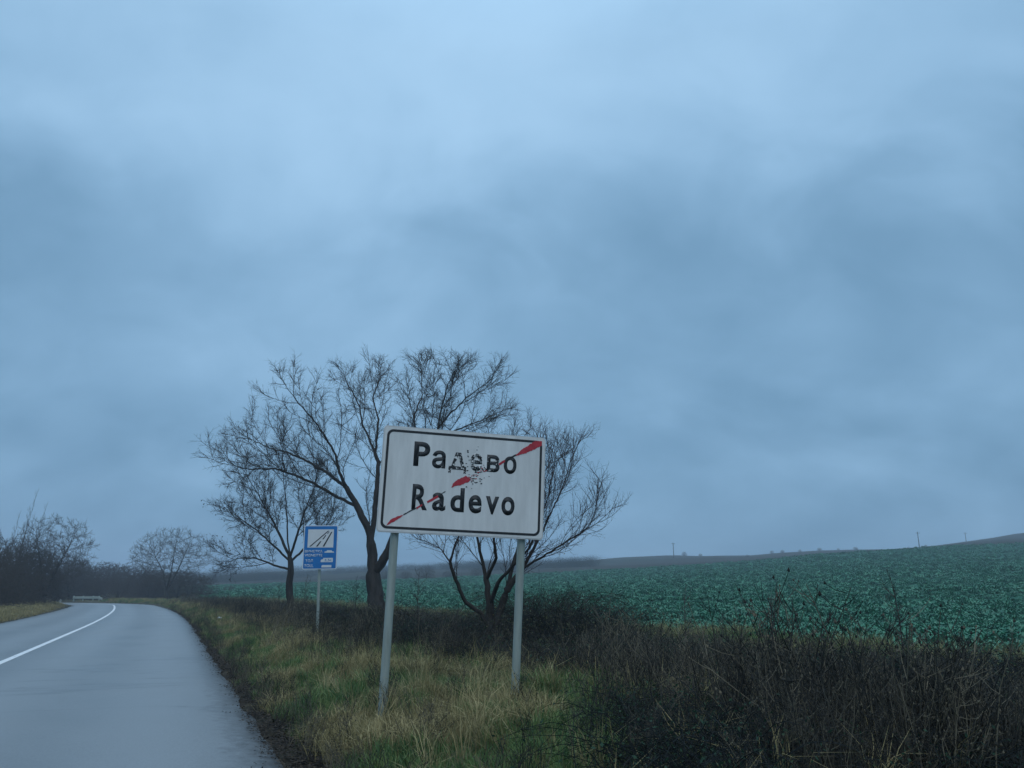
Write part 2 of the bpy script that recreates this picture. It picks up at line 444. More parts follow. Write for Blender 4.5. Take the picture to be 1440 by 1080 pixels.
# small plant shapes
def tuft(nb, h, spread, w, seed, droop=0.5, dead=False):
    r = np.random.default_rng(seed); V, F = [], []
    for i in range(nb):
        a = r.uniform(0, 2 * math.pi); d = np.array([math.cos(a), math.sin(a), 0]); sd = np.array([-d[1], d[0], 0])
        b0 = np.array([r.normal(0, spread * .35), r.normal(0, spread * .35), -0.02])
        hh = h * r.uniform(0.45, 1.0); lean = r.uniform(0.1, 0.9) * droop
        p1 = b0 + np.array([0, 0, hh * .55]) + d * hh * lean * .35
        p2 = b0 + np.array([0, 0, hh * (1 - .35 * lean)]) + d * hh * lean * 1.0
        ww = w * r.uniform(.6, 1.2); k = len(V)
        V += [b0 - sd * ww, b0 + sd * ww, p1 - sd * ww * .8, p1 + sd * ww * .8, p2]
        F += [(k, k + 1, k + 3, k + 2), (k + 2, k + 3, k + 4)]
    return V, F, 0
def tube_pts(V, F, pts, rad, n=3):
    pts = [np.asarray(q, float) for q in pts]; k0 = len(V)
    for i, q in enumerate(pts):
        d = pts[min(i + 1, len(pts) - 1)] - pts[max(i - 1, 0)]; d = d / (np.linalg.norm(d) + 1e-9)
        a = np.cross(d, (0.31, 0.17, 0.93) if abs(d[2]) < .9 else (1, 0, 0)); a /= np.linalg.norm(a) + 1e-9; b_ = np.cross(d, a)
        r_ = rad[i] if hasattr(rad, '__len__') else rad
        for j in range(n):
            an = 2 * math.pi * j / n; V.append(q + (a * math.cos(an) + b_ * math.sin(an)) * r_)
    for i in range(len(pts) - 1):
        for j in range(n):
            F.append((k0 + i * n + j, k0 + i * n + (j + 1) % n, k0 + (i + 1) * n + (j + 1) % n, k0 + (i + 1) * n + j))
def stalk_plant(h, nst, seed, spread=0.12, seeds=True):
    """dead roadside weed: stiff stems with short side branches and seed heads"""
    r = np.random.default_rng(seed); V, F = [], []
    for i in range(nst):
        a = r.uniform(0, 2 * math.pi); d = np.array([math.cos(a), math.sin(a), 0])
        b0 = np.array([r.normal(0, spread), r.normal(0, spread), -.03]); hh = h * r.uniform(.5, 1)
        lean = r.uniform(.03, .45); pts = [b0 + d * hh * lean * (s_ ** 1.6) + np.array([r.normal(0, .012), r.normal(0, .012), hh * s_]) for s_ in (0, .35, .7, 1)]
        tube_pts(V, F, pts, [.0042, .0036, .0028, .0016])
        for j in range(r.integers(3, 8)):
            s_ = r.uniform(.35, .98); q = b0 + d * hh * lean * (s_ ** 1.6) + np.array([0, 0, hh * s_])
            a2 = r.uniform(0, 2 * math.pi); d2 = np.array([math.cos(a2), math.sin(a2), 0]); l2 = hh * r.uniform(.08, .26)
            e = q + d2 * l2 * .7 + np.array([0, 0, l2 * r.uniform(.3, .9)])
            tube_pts(V, F, [q, (q + e) / 2 + np.array([0, 0, -.01]), e], [.0022, .0018, .0013])
            if seeds and r.random() < .6:
                k = len(V); s3 = r.uniform(.005, .011)
                V += [e + np.array(v) * s3 for v in ((1, 0, 0), (-.5, .8, 0), (-.5, -.8, 0), (0, 0, 1.6), (0, 0, -1))]
                F += [(k, k + 1, k + 3), (k + 1, k + 2, k + 3), (k + 2, k, k + 3), (k + 1, k, k + 4), (k + 2, k + 1, k + 4), (k, k + 2, k + 4)]
    return V, F, 0
def tangle(rad, h, nc, seed, nleaf=10):
    """arching bramble canes, with a few withered leaves (second material)"""
    r = np.random.default_rng(seed); V, F, MI = [], [], []
    for i in range(nc):
        a = r.uniform(0, 2 * math.pi); d = np.array([math.cos(a), math.sin(a), 0]); sd = np.array([-d[1], d[0], 0])
        b0 = np.array([r.normal(0, rad * .35), r.normal(0, rad * .35), -.03]); L_ = rad * r.uniform(.6, 1.7); hh = h * r.uniform(.5, 1.1)
        bend = r.normal(0, .3); top = r.uniform(.45, .8); pts = []
        for s_ in np.linspace(0, 1, 7):
            z = hh * (1 - ((s_ - top) / top) ** 2)
            pts.append(b0 + d * L_ * s_ + sd * L_ * bend * s_ * s_ + np.array([r.normal(0, .012), r.normal(0, .012), z - .02]))
        n0 = len(F); tube_pts(V, F, pts, [.0042, .0040, .0036, .0032, .0027, .0021, .0014])
        for j in range(3):
            q = pts[r.integers(2, 7)]; e = q + np.array([r.normal(0, .12), r.normal(0, .12), r.normal(.05, .09)]) * rad * 1.3
            tube_pts(V, F, [q, (q + e) / 2 + np.array([0, 0, .015]), e], [.0021, .0017, .0011])
        MI += [0] * (len(F) - n0)
        for j in range(nleaf):
            q = pts[r.integers(1, 7)] + r.normal(0, .05, 3); x = r.normal(0, 1, 3); x /= np.linalg.norm(x); y_ = np.cross(x, r.normal(0, 1, 3)); y_ /= np.linalg.norm(y_)
            l_ = r.uniform(.009, .024); k = len(V)
            V += [q, q + x * l_ + y_ * l_ * .5, q + x * l_ * 2, q + x * l_ - y_ * l_ * .5]; F += [(k, k + 1, k + 2, k + 3)]; MI.append(1)
    return V, F, MI
def rosette(nl, ln, wd, seed):
    r = np.random.default_rng(seed); V, F = [], []
    for i in range(nl):
        a = i * 2.4 + r.normal(0, .3); d = np.array([math.cos(a), math.sin(a), 0]); sd = np.array([-d[1], d[0], 0])
        up = r.uniform(.35, 1.25); l_ = ln * r.uniform(.65, 1.1); w_ = wd * r.uniform(.7, 1.1); k = len(V)
        st = [(0, .12, 0), (.35, .75, .55), (.75, 1.0, .85), (1.0, .15, .72)]
        for s_, w2, z in st:
            c = d * l_ * s_ * math.cos(up * .6) + np.array([0, 0, l_ * z * math.sin(up) * .9])
            V += [c - sd * w_ * w2 * .5 + np.array([0, 0, .02 * w2]), c - np.array([0, 0, .012]), c + sd * w_ * w2 * .5 + np.array([0, 0, .02 * w2])]
        for j in range(3):
            b0 = k + 3 * j; F += [(b0, b0 + 1, b0 + 4, b0 + 3), (b0 + 1, b0 + 2, b0 + 5, b0 + 4)]
    return V, F, 0
def flat_leaves(nl, spread, size, seed):
    r = np.random.default_rng(seed); V, F = [], []
    for i in range(nl):
        c = np.array([r.normal(0, spread), r.normal(0, spread), r.uniform(.004, .02)]); a = r.uniform(0, 6.28); l_ = size * r.uniform(.5, 1.3)
        x = np.array([math.cos(a), math.sin(a), r.normal(0, .25)]) * l_; y_ = np.array([-math.sin(a), math.cos(a), r.normal(0, .3)]) * l_ * .55; k = len(V)
        V += [c - x, c + y_, c + x, c - y_]; F += [(k, k + 1, k + 2, k + 3)]
    return V, F, 0

def sample_strip(n, s_lo, s_hi, t_lo, t_hi, power=1.0, side=1):
    """random points along the road in (s, t), denser near the camera"""
    s_ = s_lo + (s_hi - s_lo) * rng.random(n) ** power
    t_ = t_lo + (t_hi - t_lo) * rng.random(n)
    i = np.clip(((s_ - S0) / ds).astype(int), 0, len(cl) - 1)
    off = (HALF + t_) * side
    return cl[i] + cn[i] * off[:, None] + cn[i][:, ::-1] * np.array([-1, 1]) * (rng.random(n) * ds)[:, None], s_, t_
def place(P, keep, smin, smax, tilt=0.12, sink=0.0, flat=1.0):
    P = P[keep]; pts = np.array([(x, y, gz(x, y) - sink) for x, y in P]) if len(P) else np.zeros((0, 3))
    n = len(P); rots = np.stack([rng.normal(0, tilt, n), rng.normal(0, tilt, n), rng.uniform(0, 6.28, n)], -1)
    return pts, rots, rng.uniform(smin, smax, n)
def visible(P, m=0.12):
    y = np.maximum(P[:, 1], .1); a = P[:, 0] / y
    return (P[:, 1] > 3.2) & (a < .70 + m) & (a > -.70 - m)
def nz(P, s_, seed, o=3): return np.array([fbm(x, y, s_, seed, o) for x, y in P])

# ------------------------------------------------------------------ crop field
def crop_points():
    out_ = []
    for ylo, yhi, dens in ((9, 40, 13.0), (40, 80, 6.0), (80, 130, 2.4), (130, 186, 1.1)):
        area = (yhi ** 2 - ylo ** 2) / 2 * 1.3; n = int(area * dens)
        y = np.sqrt(rng.uniform(ylo ** 2, yhi ** 2, n)); a = rng.uniform(-.48, .82, n)
        out_.append(np.stack([a * y, y], -1))
    return np.concatenate(out_)
P = crop_points()
T = np.array([road_t(x, y) for x, y in P])
u_ = 720 + 1120 * P[:, 0] / P[:, 1]
# bare tracks and thin patches
keep = (T > 12.6 + nz(P, .3, 4.0) * .8) & (P[:, 1] < YF - 1) & (u_ > 270) & (nz(P, .16, 8.0) > -.62)
pts, rots, scl = place(P, keep, .7, 1.3, .2)
scl = scl * np.clip(1 + .55 * nz(pts[:, :2], .13, 17.0) + .3 * nz(pts[:, :2], .6, 19.0), .5, 1.5) * np.where(pts[:, 1] > 80, 1.45, np.where(pts[:, 1] > 40, 1.15, 1.0))
scatter('crop_plants', 'low blue-green leafy crop covering the sloping field', [rosette(8, .23, .105, k) for k in range(4)], [M_crop], pts, rots, scl)

# ------------------------------------------------------------------ verge grasses and weeds
# green and straw grass beside the road (right), and on the far side (left)
def lush(P, seed): return np.clip(1.0 + .75 * nz(P, .9, seed), .45, 2.0)
far_k = lambda pts: 1 + np.clip((pts[:, 1] - 25) / 60, 0, 1) * .5
P, S_, T_ = sample_strip(42000, 2, 95, .06, 3.8, 1.75)
v = visible(P)
pat = nz(P, .62, 21.0) + .45 * nz(P, 1.9, 5.0)
thin = rng.random(len(P)) + np.where((P[:, 0] > .55 + .4 * nz(P, 1.2, 8.0)) & (P[:, 1] < 8.6), .7, 0); edge = .22 * nz(P, 1.6, 44.0) + .16
green = v & (pat < .20) & (T_ > edge + .12 * rng.random(len(P))) & (thin < np.clip(1.25 - np.maximum(T_ - 2.6, 0), .15, 1))
straw = v & (pat > .04) & (T_ > edge + .1) & (thin < np.clip(1.1 - np.maximum(T_ - 2.8, 0), .15, 1))
pts, rots, scl = place(P, green, .45, 1.05, .15)
scl = scl * lush(P[green], 3.0)
scatter('green_grass', 'short green grass growing along the road verge', [tuft(15, .20, .10, .0034, 40 + k, .9) for k in range(4)], [M_grass], pts, rots, scl * far_k(pts))
pts, rots, scl = place(P, straw, .45, 1.05, .22)
scl = scl * lush(P[straw], 13.0)
scatter('straw_grass', 'pale dry straw grass in tufts along the road verge', [tuft(16, .25, .11, .0024, 60 + k, 1.4) for k in range(4)], [M_straw], pts, rots, scl * far_k(pts))
tall = v & (thin < 1) & (T_ > .7) & (rng.random(len(P)) < .035) & (nz(P, 1.1, 33.0) > -.1)
pts, rots, scl = place(P, tall, .6, 1.3, .18)
scatter('straw_grass', 'taller tufts of dead grass bending over the verge', [tuft(34, .42, .12, .0024, 70 + k, 1.5) for k in range(4)], [M_straw], pts, rots, scl)
tall = v & (T_ > .1) & (rng.random(len(P)) < np.where(T_ < .45, .12, .02))
pts, rots, scl = place(P, tall, .3, .6, .2)
scatter('dead_weeds', 'small dark dead weeds dotted through the verge grass', [stalk_plant(.7, 7, 240 + k, .08) for k in range(3)], [M_dead], pts, rots, scl)
P, S_, T_ = sample_strip(9000, 20, 110, .1, 4.5, 1.3, -1)
v = visible(P); pts, rots, scl = place(P, v, .8, 1.6, .2)
scatter('straw_grass', 'pale straw grass strip on the verge across the road', [tuft(16, .22, .14, .006, 80 + k, 1.2) for k in range(3)], [M_straw, M_grass], pts, rots, scl)
# rough grass through the scrub and up to the field
P, S_, T_ = sample_strip(24000, 4, 90, 2.6, 13.4, 1.6)
v = visible(P); pat = nz(P, .32, 31.0)
g2 = v & ((T_ > 8.8 + nz(P, .4, 2.0)) | (pat < .06))
pts, rots, scl = place(P, g2, .8, 1.7, .2)
scatter('green_grass', 'rough green grass between the thicket and the crop field', [tuft(16, .24, .16, .0045, 100 + k, .9) for k in range(3)], [M_grass], pts, rots, scl)
s2 = v & (pat > -.16) & (rng.random(len(P)) < np.where(P[:, 1] < 8.5, .5, .75))
pts, rots, scl = place(P, s2, .6, 1.5, .3)
extra = np.stack([rng.normal(7.9, .7, 260), rng.normal(11.9, .45, 260)], -1)
e_p, e_r, e_s = place(extra, np.ones(260, bool), .7, 1.3, .3)
pts, rots, scl = np.concatenate([pts, e_p]), np.concatenate([rots, e_r]), np.concatenate([scl, e_s])
scatter('straw_grass', 'withered straw grass among the dead weeds', [tuft(20, .40, .14, .0026, 120 + k, 1.5) for k in range(4)], [M_straw], pts, rots, scl)
# dead stalks
P, S_, T_ = sample_strip(19000, 2, 75, .6, 11.5, 1.8)
v = visible(P); pat = nz(P, .5, 51.0)
clear = (T_ < 3.2) & (P[:, 1] > 6.6) & (P[:, 1] < 11) & (P[:, 0] < 1.1)
nearR = (P[:, 0] > .6) & (P[:, 1] < 8.6)
w = v & (rng.random(len(P)) < np.where(nearR, .9, np.clip((T_ - np.where(P[:, 1] > 10, .5, 1.8)) / 1.8, 0, 1))) & (pat > np.where(T_ > 4.5, .02, -.2)) & ~clear
pts, rots, scl = place(P, w, .3, .88, .16)
scl = scl * np.clip(1 + .8 * nz(P[w], .7, 6.0), .5, 1.6) * np.interp(T_[w], [0, 7, 10, 12], [1, 1, .6, .5])
scatter('dead_weeds', 'brown dead weed stalks standing thick along the verge', [stalk_plant(.85, 7, 140 + k) for k in range(8)], [M_dead], pts, rots, scl)
# dark bramble ground cover
P, S_, T_ = sample_strip(2900, 2, 60, 1.0, 7.6, 1.7)
v = visible(P); pat = nz(P, .32, 71.0); nearR = (P[:, 0] > .7) & (P[:, 1] < 8.6)
clear = (T_ < 3.3) & (P[:, 1] > 6.4) & (P[:, 1] < 11) & (P[:, 0] < 1.0)
w = v & (pat > np.where(P[:, 1] > 13.5, .15, np.where(P[:, 1] < 8.5, -.3, .06))) & ~clear & (rng.random(len(P)) < np.where(nearR, .38, np.clip((T_ - 2.0) / 1.5, 0, 1))) & (rng.random(len(P)) < np.clip((7.8 - T_) / 1.6, .1, 1))
pts, rots, scl = place(P, w, .4, 1.0, .1); scl = scl * np.where(pts[:, 1] < 8.6, .75, 1)
scatter('bramble_scrub', 'dark low bramble canes tangled through the weeds', [tangle(.6, .5, 52, 160 + k, 5) for k in range(4)], [M_cane, M_bleaf], pts, rots, scl)
# leaf litter on the soil and the ragged edge of the asphalt
P, S_, T_ = sample_strip(10000, 2, 60, -.10, .40, 1.9)
v = visible(P) & (rng.random(len(P)) < np.clip((T_ + .02 + .10 * nz(P, 1.3, 77.0)) / .16, .02, 1))
P2 = P[v]; t2 = T_[v]
pts = np.array([(x, y, max(gz(x, y), .002 if t < .1 else -1) + .006) for (x, y), t in zip(P2, t2)])
rots = np.stack([np.zeros(len(P2)), np.zeros(len(P2)), rng.uniform(0, 6.28, len(P2))], -1)
scatter('leaf_litter', 'brown fallen leaves and dirt along the ragged asphalt edge', [flat_leaves(14, .09, .014, 180 + k) for k in range(3)], [M_litter], pts, rots, rng.uniform(.6, 1.3, len(P2)))

# ------------------------------------------------------------------ trees
def in_poly(P, poly):
    poly = np.asarray(poly, float); x, y = P[:, 0], P[:, 1]; c = np.zeros(len(P), bool); j = len(poly) - 1
    for i in range(len(poly)):
        xi, yi = poly[i]; xj, yj = poly[j]
        c ^= ((yi > y) != (yj > y)) & (x < (xj - xi) * (y - yi) / (yj - yi + 1e-12) + xi); j = i
    return c
def grow(limbs, att, step, infl, kill, iters, seed, up=0.12, wob=0.15, keep_dir=.75):
    """space colonisation from a set of hand-placed limbs. limbs: list of (parent limb or -1, list of 3-d points)"""
    r = np.random.default_rng(seed); P, par = [], []
    ends = []
    for lp, pts in limbs:
        pts = [np.asarray(q, float) for q in pts]
        if lp < 0:
            P.append(pts[0]); par.append(-1); last = len(P) - 1
        else:
            D = [np.linalg.norm(P[k] - pts[0]) for k in range(*ends[lp])]; last = ends[lp][0] + int(np.argmin(D))
        first = len(P) if lp >= 0 else len(P) - 1
        for a, b_ in zip(([P[last]] if lp >= 0 else [pts[0]]) + pts[1:-1], pts[1:]):
            n = max(1, int(round(np.linalg.norm(b_ - a) / step)))
            for k in range(1, n + 1):
                P.append(a + (b_ - a) * k / n + r.normal(0, step * wob * .5, 3)); par.append(last); last = len(P) - 1
        ends.append((first, len(P)))
    att = np.asarray(att); alive = np.ones(len(att), bool)
    for it in range(iters):
        kdt = kdtree.KDTree(len(P))
        for i, q in enumerate(P): kdt.insert(q, i)
        kdt.balance(); pull = {}
        for ai in np.nonzero(alive)[0]:
            co, i, dist = kdt.find(att[ai])
            if dist < kill: alive[ai] = False; continue
            if dist < infl:
                dv = (att[ai] - P[i]) / dist
                if par[i] >= 0:
                    pd = P[i] - P[par[i]]
                    if dv @ pd < -.5 * np.linalg.norm(pd): continue
                pull[i] = pull.get(i, 0) + dv
        if not pull: break
        grown = 0
        for i, dv in pull.items():
            n_ = np.linalg.norm(dv)
            if n_ < 1e-3: continue
            d = dv / n_ + r.normal(0, wob, 3); d[2] += up
            if par[i] >= 0: pd = P[i] - P[par[i]]; d = d + pd / (np.linalg.norm(pd) + 1e-9) * keep_dir; d /= np.linalg.norm(d); q = P[i] + d * step
            co, j, dd = kdt.find(q)
            if dd < step * .35: continue
            P.append(q); par.append(i); grown += 1
        if not grown: break
    return np.array(P), np.array(par)
def ramify(limbs, step, seed, inside, l1, l2, sp1, sp2, up=.05, wob=.06, ang=(28, 55)):
    """hand-placed limbs that fork into straight, upward-spreading branches and branchlets"""
    r = np.random.default_rng(seed); P, par, chains = [], [], []
    for lp, pts in limbs:
        pts = [np.asarray(q, float) for q in pts]
        if lp < 0: P.append(pts[0]); par.append(-1); last = 0; ch = [0]; prev = pts[0]
        else:
            D = [np.linalg.norm(P[k] - pts[0]) for k in chains[lp]]; last = chains[lp][int(np.argmin(D))]; ch = [last]; prev = P[last]
        for b_ in pts[1:]:
            n = max(1, int(round(np.linalg.norm(b_ - prev) / step))); a0 = prev
            for k in range(1, n + 1):
                P.append(a0 + (b_ - a0) * k / n + r.normal(0, step * .06, 3)); par.append(last); last = len(P) - 1; ch.append(last)
            prev = b_
        chains.append(ch)
    def sprout(i, d, length):
        ch = [i]; q = P[i]; d = d / np.linalg.norm(d); bend = r.normal(0, .035, 3)
        for k in range(max(2, int(length / step))):
            d = d + r.normal(0, wob, 3) + bend; d[2] += up; d = d / np.linalg.norm(d); q = q + d * step
            if k > 1 and not inside(q): break
            P.append(q); par.append(ch[-1]); ch.append(len(P) - 1)
        return ch
    def children(ch, f0, spacing, length, out_):
        acc, phi = r.uniform(0, spacing), r.uniform(0, 6.28); n = len(ch)
        for k in range(1, n):
            f = k / n; acc += np.linalg.norm(P[ch[k]] - P[ch[k - 1]])
            if f < f0 or acc < spacing: continue
            acc = r.uniform(-.25, .25) * spacing; phi += 2.4 + r.normal(0, .4)
            d0 = P[ch[k]] - P[ch[k - 1]]; d0 = d0 / np.linalg.norm(d0); a = np.cross(d0, (.3, .9, .2)); a /= np.linalg.norm(a); b_ = np.cross(d0, a)
            th = R(r.uniform(*ang)); d = d0 * math.cos(th) + (a * math.cos(phi) + b_ * math.sin(phi)) * math.sin(th); d[2] += .12
            out_.append(sprout(ch[k], d, length * r.uniform(.5, 1.1) * (1.05 - .55 * f)))
        d0 = P[ch[-1]] - P[ch[-2]]
        for _ in range(2): out_.append(sprout(ch[-1], d0 / np.linalg.norm(d0) + r.normal(0, .28, 3), length * r.uniform(.35, .7)))
    lv1, lv2 = [], []
    for k, ch in enumerate(chains):
        if k: children(ch, .22, sp1, l1, lv1)
        else: children(ch, .8, sp1, l1, lv1)
    for ch in lv1:
        if len(ch) > 3: children(ch, .15, sp2, l2, lv2)
    return np.array(P), np.array(par)
def px_inside(poly, Yd, thick):
    poly = np.asarray(poly, float); c, s_ = math.cos(PITCH), math.sin(PITCH)
    def f(q):
        yc = q[1] * c + (q[2] - EYE) * s_; zc_ = -q[1] * s_ + (q[2] - EYE) * c
        return abs(q[1] - Yd) < thick and bool(in_poly(np.array([[720 + FOC * q[0] / yc, 540 - FOC * zc_ / yc]]), poly)[0])
    return f
def radii(P, par, tip, base, exp=2.2, taper=.62):
    n = len(P); acc = np.zeros(n); kids = np.zeros(n, int)
    for i in range(n):
        if par[i] >= 0: kids[par[i]] += 1
    rad = np.zeros(n)
    order = sorted(range(n), key=lambda i: -i)       # children always follow parents
    for i in order:
        rad[i] = tip if kids[i] == 0 else acc[i] ** (1 / exp)
        if par[i] >= 0: acc[par[i]] += rad[i] ** exp
    k = math.log(base / tip) / math.log(rad[0] / tip)
    rad = tip * (rad / tip) ** k
    plen = np.zeros(n)
    for i in range(n):
        if par[i] >= 0: plen[i] = plen[par[i]] + np.linalg.norm(P[i] - P[par[i]])
    q = np.clip(plen / (plen.max() * .75), 0, 1)
    return np.maximum(tip * .9, rad * (1 - taper * q ** .8)), kids
def tubes_from(P, par, rad, thick):
    """two meshes' data: heavy wood (rad > thick) and fine branches"""
    n = len(P); ch = [[] for _ in range(n)]
    for i in range(n):
        if par[i] >= 0: ch[par[i]].append(i)
    data = {True: ([], []), False: ([], [])}
    starts = [(0, -1)]
    while starts:
        i, frm = starts.pop(); chain = [] if frm < 0 else [frm]
        while True:
            chain.append(i)
            if not ch[i]: break
            c = sorted(ch[i], key=lambda q: -rad[q]); starts += [(q, i) for q in c[1:]]; i = c[0]
        if len(chain) < 2: continue
        rr = rad[chain].copy()
        if frm >= 0: rr[0] = min(rr[0], rr[1] * 1.25)
        # cut the chain where it becomes thin
        k = 0
        while k < len(chain) and rr[k] > thick: k += 1
        for seg, heavy in ((slice(0, k + 1), True), (slice(max(k - 1, 0), None), False)):
            cs = chain[seg]; rs = rr[seg]
            if (heavy and k < 2) or (not heavy and k >= len(chain)) or len(cs) < 2: continue
            V, F = data[heavy]; tube_pts(V, F, P[cs], rs, 9 if rs[0] > .12 else 6 if rs[0] > .05 else 4 if rs[0] > .02 else 3)
    return data
def batch_twigs(base, dirs, length, rad, seed, up=0.25, seg=3, wob=.10):
    """many three-sided twigs at once; returns V, F and the twig points for further branching"""
    r = np.random.default_rng(seed); n = len(base); pts = [base]; d = dirs.copy()
    for k in range(seg):
        d = d + r.normal(0, wob, (n, 3)); d[:, 2] += up; d /= np.linalg.norm(d, axis=1)[:, None]
        pts.append(pts[-1] + d * (length / seg)[:, None])
    ref = np.cross(d, r.normal(0, 1, (n, 3))); ref /= np.linalg.norm(ref, axis=1)[:, None]; b_ = np.cross(d, ref)
    rings = []
    for k, q in enumerate(pts):
        rr = rad * (1 - .6 * k / seg)
        for j in range(3):
            an = 2 * math.pi * j / 3; rings.append(q + (ref * math.cos(an) + b_ * math.sin(an)) * rr)
    V = np.stack(rings, 1).reshape(-1, 3); per = 3 * (seg + 1); F = []
    for k in range(seg):
        for j in range(3):
            F.append((k * 3 + j, k * 3 + (j + 1) % 3, (k + 1) * 3 + (j + 1) % 3, (k + 1) * 3 + j))
    F = (np.arange(n)[:, None, None] * per + np.array(F)[None]).reshape(-1, 4)
    return V, F, pts, d
def bare_tree(name, base, P, par, tip, trunk_r, thick, seed, twig_len, twig_n, twig_r, up=.2, mats=(M_bark, M_twig), sub=2, leaves=None, exp=2.2):
    r = np.random.default_rng(seed); P = P - np.asarray(base)
    rad, kids = radii(P, par, tip, trunk_r, exp); 
    flare = np.exp(-np.maximum(P[:, 2], 0) / (trunk_r * 1.4)); rad = rad * (1 + .35 * flare * (rad > trunk_r * .6))
    data = tubes_from(P, par, rad, thick)
    root = empty(name, base)
    V, F = data[True]; o = link(bpy.data.objects.new('trunk', np_mesh('trunk', V, [F], mats[0], True)), root)
    # twigs on every thin node
    thin = np.nonzero((rad < max(tip * 3.2, .012)) & (par >= 0))[0]
    src, dr = [], []
    for i in thin:
        n_ = twig_n + (1 if kids[i] == 0 else 0); n_ = int(n_) + (r.random() < n_ - int(n_))
        d0 = P[i] - P[par[i]]; d0 = d0 / (np.linalg.norm(d0) + 1e-9)
        for _ in range(n_):
            q = d0 + r.normal(0, .58, 3); src.append(P[i]); dr.append(q / np.linalg.norm(q))
    src, dr = np.array(src), np.array(dr); ln = twig_len * r.uniform(.45, 1.2, len(src))
    V, F = data[False]; Vs, Fs, b0 = [np.array(V).reshape(-1, 3)], [np.array(F, int).reshape(-1, 4)], len(V)
    TV, TF, tp, td = batch_twigs(src, dr, ln, twig_r, seed + 1, up)
    Vs.append(TV); Fs.append(TF + b0); b0 += len(TV)
    if sub:
        s2 = np.concatenate([tp[1], tp[2], tp[1]][:sub + 0] ); n2 = len(s2); d2 = np.tile(td, (sub, 1)) * .7 + r.normal(0, .6, (n2, 3)); d2 /= np.linalg.norm(d2, axis=1)[:, None]
        TV, TF, tp2, _ = batch_twigs(s2, d2, np.tile(ln, sub) * r.uniform(.3, .7, n2), twig_r * .75, seed + 2, up, 2)
        Vs.append(TV); Fs.append(TF + b0); b0 += len(TV)
    me = np_mesh('crown', np.concatenate(Vs), [np.concatenate(Fs)], mats[1]); crown = link(bpy.data.objects.new('crown', me), root)
    if leaves:
        lname, lmat, frac, size, fn = leaves
        q = tp[-1]; m_ = (r.random(len(q)) < frac) & fn(q + np.asarray(base)); m_[0] = True; q = q[m_]; n_ = len(q)
        x = r.normal(0, 1, (n_, 3)); x /= np.linalg.norm(x, axis=1)[:, None]; y_ = np.cross(x, r.normal(0, 1, (n_, 3))); y_ /= np.linalg.norm(y_, axis=1)[:, None]
        l_ = (size * r.uniform(.6, 1.3, n_))[:, None]
        LV = np.stack([q, q + x * l_ + y_ * l_ * .55 , q + x * l_ * 2 - np.array([0, 0, .3]) * l_, q + x * l_ - y_ * l_ * .55], 1).reshape(-1, 3)
        LF = np.arange(4 * n_).reshape(-1, 4)
        lo = link(bpy.data.objects.new(lname, np_mesh(lname, LV, [LF], lmat)), crown); lo['kind'] = 'stuff'
    return root
# broad spreading tree by the field edge
YA = 32.0
def pa(lst, dy=0.0): return [atY(u, v, YA + dy * (k / max(1, len(lst) - 1))) for k, (u, v) in enumerate(lst)]
bx = atY(531, 872, YA); baseA = np.array([bx[0], bx[1], gz(bx[0], bx[1]) - .1])
limbsA = [(-1, [baseA] + pa([(529, 850), (525, 815), (523, 780), (520, 752)])),
  (0, pa([(520, 752), (503, 712), (487, 686), (477, 664), (472, 640), (455, 610), (442, 592), (420, 567), (405, 547), (393, 528)], -2.0)),
  (1, pa([(487, 686), (460, 665), (435, 650), (408, 638), (380, 630), (352, 618)], 2.5)),
  (1, pa([(503, 712), (470, 697), (442, 680), (415, 669), (387, 659), (352, 660), (315, 652), (293, 645)], -2.8)),
  (0, pa([(522, 768), (527, 720), (530, 680), (532, 650), (524, 628), (510, 597), (506, 572), (496, 552), (486, 535)], 1.5)),
  (4, pa([(524, 628), (532, 590), (524, 560), (535, 530), (531, 515)], 3.2)),
  (0, pa([(524, 808), (536, 792), (547, 774), (556, 752), (568, 718), (583, 670), (600, 630), (625, 590), (655, 560), (690, 535)], -1.5)),
  (6, pa([(583, 670), (587, 620), (582, 585), (594, 555), (592, 520)], 2.5)),
  (6, pa([(600, 630), (640, 605), (680, 590), (712, 575)], 3.0)),
  (6, pa([(612, 610), (622, 570), (630, 540), (640, 518)], -3.0))]
polyA = [(286, 640), (312, 612), (340, 590), (352, 565), (385, 515), (425, 515), (462, 548), (478, 520), (510, 502), (545, 520), (562, 540), (578, 502), (625, 503), (665, 512), (700, 516), (722, 548), (718, 585), (700, 615), (660, 650), (600, 690), (560, 715), (530, 735), (490, 725), (450, 735), (410, 715), (350, 700), (305, 672)]
P_, par_ = ramify(limbsA, .2, 12, px_inside(polyA, YA, 5.0), 3.0, 1.15, .27, .23)
A = bare_tree('spreading_tree', baseA, P_, par_, .010, .36, .045, 13, .42, 2.1, .0054, .05, mats=(M_bark, M_twig_dark))
tag(A, 'broad bare spreading tree with thick forked trunk at the field edge', 'tree')

# smaller tree beside it, a few seed clusters still hanging
YB = 36.0
def pb(lst, dy=0.0): return [atY(u, v, YB + dy * (k / max(1, len(lst) - 1))) for k, (u, v) in enumerate(lst)]
bx = atY(408, 872, YB); baseB = np.array([bx[0], bx[1], gz(bx[0], bx[1]) - .1])
limbsB = [(-1, [baseB] + pb([(408, 850), (407, 820), (409, 795), (406, 775), (404, 740), (402, 705), (398, 665)])),
  (0, pb([(407, 785), (395, 755), (378, 722), (360, 690), (342, 660)], 1.0)),
  (0, pb([(408, 785), (417, 755), (428, 720), (440, 690), (450, 660)], -1.0)),
  (0, pb([(408, 792), (425, 775), (444, 755), (464, 732), (478, 705)], 1.5)),
  (0, pb([(407, 790), (385, 768), (360, 745), (332, 725), (306, 712)], -1.5)),
  (0, pb([(408, 802), (385, 795), (360, 785), (335, 785), (315, 792)], 1.0))]
